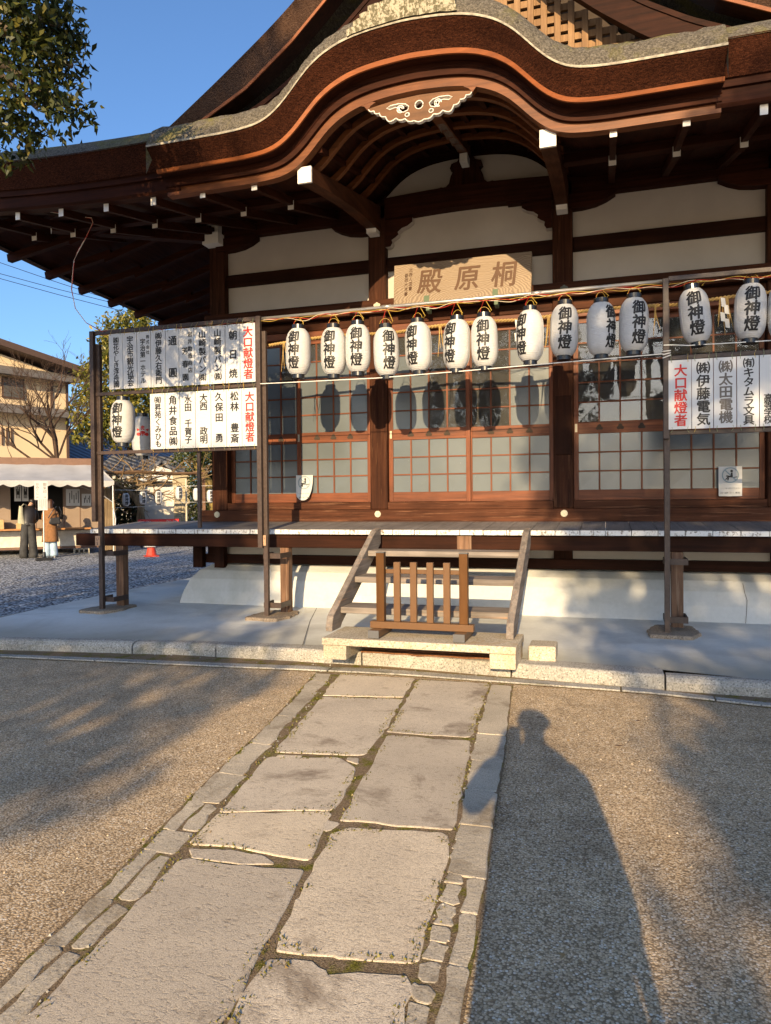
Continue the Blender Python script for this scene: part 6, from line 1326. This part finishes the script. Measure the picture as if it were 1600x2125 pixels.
# ------------------------------------------------------------------ people
def skin(name, nodes, edges, mat, par, sub=2, root=0):
    me = bpy.data.meshes.new(name); me.from_pydata([n[:3] for n in nodes], edges, []); me.materials.append(mat)
    o = bpy.data.objects.new(name, me); COL.objects.link(o); o.parent = par
    sk = o.modifiers.new('skin', 'SKIN'); sk.use_smooth_shade = True; sk.branch_smoothing = 0.6
    for i, n in enumerate(nodes):
        r = n[3]; me.skin_vertices[0].data[i].radius = r if isinstance(r, tuple) else (r, r)
    me.skin_vertices[0].data[root].use_root = True
    s = o.modifiers.new('sub', 'SUBSURF'); s.levels = sub; s.render_levels = sub
    return o
def chain(nodes, edges, pts, frm=None):
    last = frm
    for p in pts:
        nodes.append(p); k = len(nodes) - 1
        if last is not None: edges.append((last, k))
        last = k
    return last
def hand(nodes, edges, wrist, fwd, side, curl, s=1.0):
    """palm, four unequal bent fingers and a thumb that leaves the side of the palm"""
    f, sd = Vector(fwd).normalized(), Vector(side).normalized(); up_ = f.cross(sd); w0 = Vector(nodes[wrist][:3])
    palm = w0 + f * 0.055 * s; nodes.append((*palm, (0.030 * s, 0.016 * s))); pi_ = len(nodes) - 1; edges.append((wrist, pi_))
    for k, L in enumerate((0.07, 0.078, 0.073, 0.058)):
        b = palm + f * 0.038 * s + sd * (0.027 - 0.018 * k) * s; c = b + (f * math.cos(curl * 0.6) - up_ * math.sin(curl * 0.6)) * L * 0.5 * s; d = c + (f * math.cos(curl * 1.5) - up_ * math.sin(curl * 1.5)) * L * 0.5 * s
        chain(nodes, edges, [(*b, 0.0095 * s), (*c, 0.0085 * s), (*d, 0.007 * s)], pi_)
    b = w0 + f * 0.028 * s + sd * 0.03 * s; c = b + (f * 0.7 + sd * 0.7).normalized() * 0.032 * s; d = c + (f * 0.95 + sd * 0.2 - up_ * 0.3).normalized() * 0.027 * s
    chain(nodes, edges, [(*b, 0.012 * s), (*c, 0.010 * s), (*d, 0.008 * s)], pi_)
SKINM = plain('skin', (0.46, 0.27, 0.18), 0.55, var=0.05); HAIRD = plain('dark_hair', (0.012, 0.009, 0.008), 0.45, var=0.3, scale=40); HAIRB = plain('brown_hair', (0.05, 0.02, 0.009), 0.45, var=0.35, scale=40)
def figure(par, hip, chest, neck, head, arms, legs, hr=0.09):
    """one continuous body grown from the pelvis; arms and legs are joint lists [(x,y,z), ...]"""
    N = [(*hip, (0.135, 0.10))]; E_ = []
    c1 = tuple((a + b) / 2 for a, b in zip(hip, chest)); t = chain(N, E_, [(*c1, (0.125, 0.095)), (*chest, (0.15, 0.10))], 0)
    nk = chain(N, E_, [(*neck, 0.055)], t); hd = Vector(head); d = (hd - Vector(neck)).normalized()
    chain(N, E_, [(*(hd - d * 0.05), (hr * 0.72, hr * 0.8)), (*(hd + d * 0.01), (hr * 0.86, hr * 1.02)), (*(hd + d * 0.085), (hr * 0.72, hr * 0.85))], nk)
    for jt, (hf, hs, cu) in arms:
        a = chain(N, E_, [(*jt[0], 0.062), (*jt[1], 0.045), (*jt[2], 0.032)], t); hand(N, E_, a, hf, hs, cu)
    for jt in legs:
        a = chain(N, E_, [(*jt[0], 0.095), (*jt[1], 0.062), (*jt[2], 0.04)], 0); x, y, z = jt[2]; chain(N, E_, [(x, y + 0.06, z - 0.045, (0.042, 0.03)), (x, y + 0.15, z - 0.055, (0.04, 0.022))], a)
    return skin('body', N, E_, SKINM, par)
def face(par, head, fwd, s=1.0):
    f = Vector(fwd).normalized(); r = f.cross(Vector((0, 0, 1))).normalized(); h = Vector(head); m = MB()
    for sx in (-1, 1):
        c = h + f * 0.085 * s + r * sx * 0.031 + Vector((0, 0, 0.005)); m.lathe([(0.001, -0.008), (0.009, -0.004), (0.009, 0.004), (0.001, 0.008)], 8); 
        for i in range(len(m.v) - 32, len(m.v)): m.v[i] = tuple(c + Vector(m.v[i]))
    LB(m, 'eye', HAIRD, par); m = MB(); c = h + f * 0.09 * s
    m.add([c + Vector((0, 0, 0.01)), c + r * 0.015 + Vector((0, 0, -0.03)), c - r * 0.015 + Vector((0, 0, -0.03)), c + f * 0.022 + Vector((0, 0, -0.027))], [(0, 1, 3), (0, 3, 2), (1, 2, 3), (0, 2, 1)]); LB(m, 'nose', SKINM, par)
    m = MB(); c = h + f * 0.084 * s + Vector((0, 0, -0.052)); m.beam(c - r * 0.022, c + r * 0.022, 0.012, 0.009); LB(m, 'mouth', plain('lips', (0.35, 0.12, 0.10), 0.5), par)
    for sx in (-1, 1):
        m = MB(); c = h + r * sx * 0.083; m.lathe([(0.004, -0.03), (0.014, -0.018), (0.017, 0.012), (0.006, 0.03)], 8)
        m.v = [tuple(c + Vector(p)) for p in m.v]; LB(m, 'ear', SKINM, par)
def cloth_tube(name, rings, mat, par, n=18, ph=0.0, fold=0.0):
    """a garment as one lofted tube; rings are (x, y, z, rx, ry)"""
    m = MB(); rows = []
    for j, (x, y, z, rx, ry) in enumerate(rings):
        t = j / max(1, len(rings) - 1); rows.append([(x + rx * math.cos(a) * (1 + fold * t * math.sin(5 * a + ph)), y + ry * math.sin(a) * (1 + fold * t * math.sin(5 * a + ph)), z) for a in np.linspace(0, 2 * PI, n, endpoint=False)])
    m.loft(rows, close=True); o = LB(m, name, mat, par, smooth=True); sm = o.modifiers.new('sub', 'SUBSURF'); sm.levels = 1; sm.render_levels = 1
    so2 = o.modifiers.new('solid', 'SOLIDIFY'); so2.thickness = 0.006; return o
def sleeve(par, pts, rs, mat): return skin('sleeve', [(*p, r) for p, r in zip(pts, rs)], [(i, i + 1) for i in range(len(pts) - 1)], mat, par, 1)
# visitor stooping over the counter: dark leather jacket, faded black wide jeans, pale tote on the shoulder
p = W(-0.58, 21.1); v1 = empty('person', p, 'person in dark jacket and wide black jeans stooping over the booth counter', 'person', 'visitors at the booth', None, TH)
figure(v1, (0, 0, 0.86), (0.02, 0.15, 1.24), (0.05, 0.24, 1.38), (0.12, 0.34, 1.46), [([(-0.17, 0.17, 1.24), (-0.2, 0.26, 1.02), (-0.1, 0.44, 0.92)], ((0.3, 1, 0), (1, 0, 0), 0.5)), ([(0.18, 0.19, 1.24), (0.24, 0.3, 1.0), (0.14, 0.48, 0.9)], ((-0.2, 1, 0), (-1, 0, 0), 0.5))], [[(-0.09, 0, 0.8), (-0.11, 0.03, 0.46), (-0.12, -0.02, 0.09)], [(0.09, 0, 0.8), (0.12, 0.04, 0.46), (0.13, 0.0, 0.09)]])
face(v1, (0.12, 0.34, 1.46), (0.15, 1, -0.5)); JK = plain('dark_leather', (0.015, 0.013, 0.013), 0.4, var=0.3, scale=14); JN = plain('faded_black_denim', (0.036, 0.036, 0.037), 0.85, var=0.5, scale=5)
cloth_tube('jacket', [(0.06, 0.22, 1.38, .07, .07), (0.04, 0.18, 1.33, .17, .12), (0.02, 0.14, 1.22, .22, .155), (0.01, 0.08, 1.06, .215, .165), (0, 0.02, 0.92, .20, .16), (0, 0.0, 0.85, .185, .145)], JK, v1, fold=0.03)
sleeve(v1, [(-0.17, 0.17, 1.27), (-0.21, 0.26, 1.03), (-0.1, 0.43, 0.93)], (0.085, 0.07, 0.05), JK); sleeve(v1, [(0.18, 0.19, 1.27), (0.25, 0.3, 1.02), (0.14, 0.47, 0.91)], (0.085, 0.07, 0.05), JK)
for sx, ph in ((-1, 0), (1, 2)): cloth_tube('trouser_leg', [(sx * 0.06, 0, 0.92, .13, .14), (sx * 0.085, 0, 0.76, .125, .13), (sx * 0.11, 0.03, 0.46, .115, .12), (sx * 0.13, 0.0, 0.20, .125, .13), (sx * 0.13, 0.0, 0.02, .135, .14)], JN, v1, 14, ph, 0.05)
skin('hair', [(0.12, 0.36, 1.53, (.10, .11)), (0.11, 0.33, 1.47, (.105, .11)), (0.08, 0.26, 1.43, (.085, .08))], [(0, 1), (1, 2)], HAIRD, v1, 2)
m = MB(); NTB = np.linspace(0, 1, 8)
for off_ in (0.0, 0.10): m.loft([[(x * (0.55 + 0.5 * t), (off_ - 0.05) * math.sin(PI * (0.15 + 0.75 * t)) * (1 - (x / 0.08) ** 2 * 0.8) + 0.16 * (1 - t), 1.36 - 0.45 * t - 0.02 * math.sin(x * 14)) for x in np.linspace(-0.075, 0.075, 9)] for t in NTB])
tb = empty('tote_bag', W(-0.745, 20.98), 'pale yellow cloth tote bag on the back of the stooping visitor', 'bag', None, None, TH); TOTE = plain('pale_tote_cloth', (0.36, 0.34, 0.24), 0.9); LB(m, 'pouch', TOTE, tb, smooth=True)
m = MB(); m.tube([(0.0, 0.15, 1.34), (0.06, 0.24, 1.42), (0.12, 0.34, 1.40), (0.14, 0.4, 1.3)], 0.014, 6); LB(m, 'strap', TOTE, tb)
# visitor in the long camel coat, back to the view, black shoulder bag
p = W(-0.06, 21.05); v2 = empty('person', p, 'person in long camel coat and pale jeans with long brown hair at the booth', 'person', 'visitors at the booth', None, TH - 0.15)
figure(v2, (0, 0, 0.84), (0, 0.05, 1.2), (0, 0.07, 1.33), (0.0, 0.11, 1.45), [([(-0.15, 0.05, 1.2), (-0.2, 0.12, 0.97), (-0.1, 0.3, 0.95)], ((0.3, 1, 0), (1, 0, 0), 0.5)), ([(0.15, 0.05, 1.2), (0.21, 0.12, 0.97), (0.12, 0.3, 0.95)], ((-0.3, 1, 0), (-1, 0, 0), 0.5))], [[(-0.08, 0, 0.78), (-0.085, 0.02, 0.44), (-0.08, 0, 0.08)], [(0.08, 0, 0.78), (0.09, 0.02, 0.44), (0.11, 0.02, 0.08)]], 0.085)
face(v2, (0, 0.11, 1.45), (0, 1, -0.3), 0.95); CO = plain('camel_wool', (0.22, 0.105, 0.043), 0.95, var=0.22, scale=20); JL = plain('pale_denim', (0.32, 0.43, 0.55), 0.9, var=0.25, scale=7)
cloth_tube('coat', [(0, 0.06, 1.34, .06, .06), (0, 0.05, 1.29, .16, .11), (0, 0.04, 1.18, .195, .14), (0, 0.02, 0.98, .19, .15), (0, 0, 0.75, .21, .17), (0, -0.01, 0.50, .235, .19), (0, -0.01, 0.42, .24, .195)], CO, v2, fold=0.05)
sleeve(v2, [(-0.15, 0.05, 1.23), (-0.21, 0.12, 0.98), (-0.1, 0.29, 0.95)], (0.075, 0.066, 0.05), CO); sleeve(v2, [(0.15, 0.05, 1.23), (0.22, 0.12, 0.98), (0.12, 0.29, 0.95)], (0.075, 0.066, 0.05), CO)
for sx, ph in ((-1, 0), (1, 2)): cloth_tube('trouser_leg', [(sx * 0.07, 0, 0.8, .10, .11), (sx * 0.085, 0.01, 0.44, .10, .10), (sx * 0.095, 0.0, 0.2, .11, .11), (sx * 0.10, 0.0, 0.05, .12, .125)], JL, v2, 14, ph, 0.04)
skin('hair', [(0.0, 0.12, 1.53, (.085, .095)), (0.0, 0.08, 1.46, (.10, .10)), (0.0, 0.02, 1.34, (.09, .055)), (0.02, -0.03, 1.2, (.07, .035))], [(0, 1), (1, 2), (2, 3)], HAIRB, v2, 2)
hb = empty('shoulder_bag', W(0.06, 20.85, 0.85), 'black shoulder bag hanging at the back of the camel coat', 'bag', None, None, TH); m = MB()
m.prism([(-0.12, 0.03), (0.11, 0.03), (0.14, 0.07), (0.12, 0.22), (-0.11, 0.2), (-0.15, 0.08)], 'y', -0.05, 0.05); LB(m, 'pouch', plain('black_nylon', (0.012, 0.012, 0.016), 0.5), hb, bevel=0.03)
m = MB(); m.tube([(-0.16, 0.02, 0.2), (-0.06, 0.02, 0.38), (0.04, 0.06, 0.50)], 0.012, 5); m.tube([(0.14, 0.02, 0.22), (0.15, 0.04, 0.38), (0.1, 0.08, 0.5)], 0.012, 5); LB(m, 'strap', BLACK, hb)
v1.scale = (0.86, 0.9, 1.0); v2.scale = (0.88, 0.9, 1.0)
for vx, cc in ((v1, (0.35, 0.33, 0.31)), (v2, (0.40, 0.40, 0.40))):
    for sx in (-0.12, 0.12):
        m = MB(); m.prism([(sx + 0.045 * math.cos(a), 0.05 + 0.13 * math.sin(a)) for a in np.linspace(0, 2 * PI, 12)[:-1]], 'z', 0, 0.06); LB(m, 'shoe', plain('shoe', cc, 0.6), vx, bevel=0.015)
# the photographer, whose long shadow lies on the forecourt
ph_ = empty('person', (0.15, -0.34, 0), 'person holding a phone up at eye level, whose long shadow falls right of the path', 'person')
figure(ph_, (0, -0.02, 0.90), (0, 0.0, 1.24), (0, 0.01, 1.38), (0.0, 0.04, 1.50), [([(-0.17, 0.0, 1.30), (-0.31, 0.06, 1.08), (-0.205, 0.20, 1.24)], ((0.25, 0.5, 0.8), (0.8, 0, -0.5), 0.7)), ([(0.17, 0.0, 1.28), (0.222, -0.01, 1.02), (0.238, 0.06, 0.78)], ((0, 0.2, -1), (0.2, 1, 0), 0.35))], [[(-0.09, 0, 0.84), (-0.10, 0.02, 0.46), (-0.11, -0.02, 0.09)], [(0.09, 0, 0.84), (0.11, 0.02, 0.46), (0.12, -0.02, 0.09)]])
face(ph_, (0, 0.04, 1.50), (0, 1, 0)); CT_ = plain('dark_wool_coat', (0.03, 0.032, 0.04), 0.9)
cloth_tube('coat', [(0, 0.0, 1.385, .06, .06), (0, 0.0, 1.33, .16, .11), (0, 0.0, 1.24, .205, .14), (0, 0.0, 1.0, .20, .15), (0, -0.01, 0.80, .22, .16), (0, -0.01, 0.60, .24, .17)], CT_, ph_, fold=0.03)
sleeve(ph_, [(-0.17, 0.0, 1.29), (-0.315, 0.06, 1.08), (-0.212, 0.19, 1.23)], (0.085, 0.064, 0.042), CT_); ph_.scale = (1.06, 1.0, 1.07); sleeve(ph_, [(0.17, 0.0, 1.29), (0.224, -0.01, 1.02), (0.236, 0.05, 0.80)], (0.08, 0.066, 0.05), CT_)
for sx in (-1, 1): cloth_tube('trouser_leg', [(sx * 0.07, 0, 0.86, .11, .12), (sx * 0.10, 0.01, 0.46, .10, .10), (sx * 0.115, 0.0, 0.05, .095, .10)], JN, ph_, 12)
skin('hair', [(0.0, 0.05, 1.575, (.085, .10)), (0.0, 0.01, 1.52, (.10, .105)), (0.0, -0.03, 1.45, (.085, .06))], [(0, 1), (1, 2)], HAIRD, ph_, 2)
for sx in (-0.115, 0.115):
    m = MB(); m.prism([(sx + 0.045 * math.cos(a), 0.05 + 0.13 * math.sin(a)) for a in np.linspace(0, 2 * PI, 12)[:-1]], 'z', 0, 0.07); LB(m, 'shoe', BLACK, ph_, bevel=0.015)
m = MB(); m.box(-0.0375, 0.0375, -0.028, -0.02, 1.325, 1.475); tag(m.build('mobile_phone', BLACK, bevel=0.006), 'dark mobile phone held up in the hand of the standing photographer', 'phone')
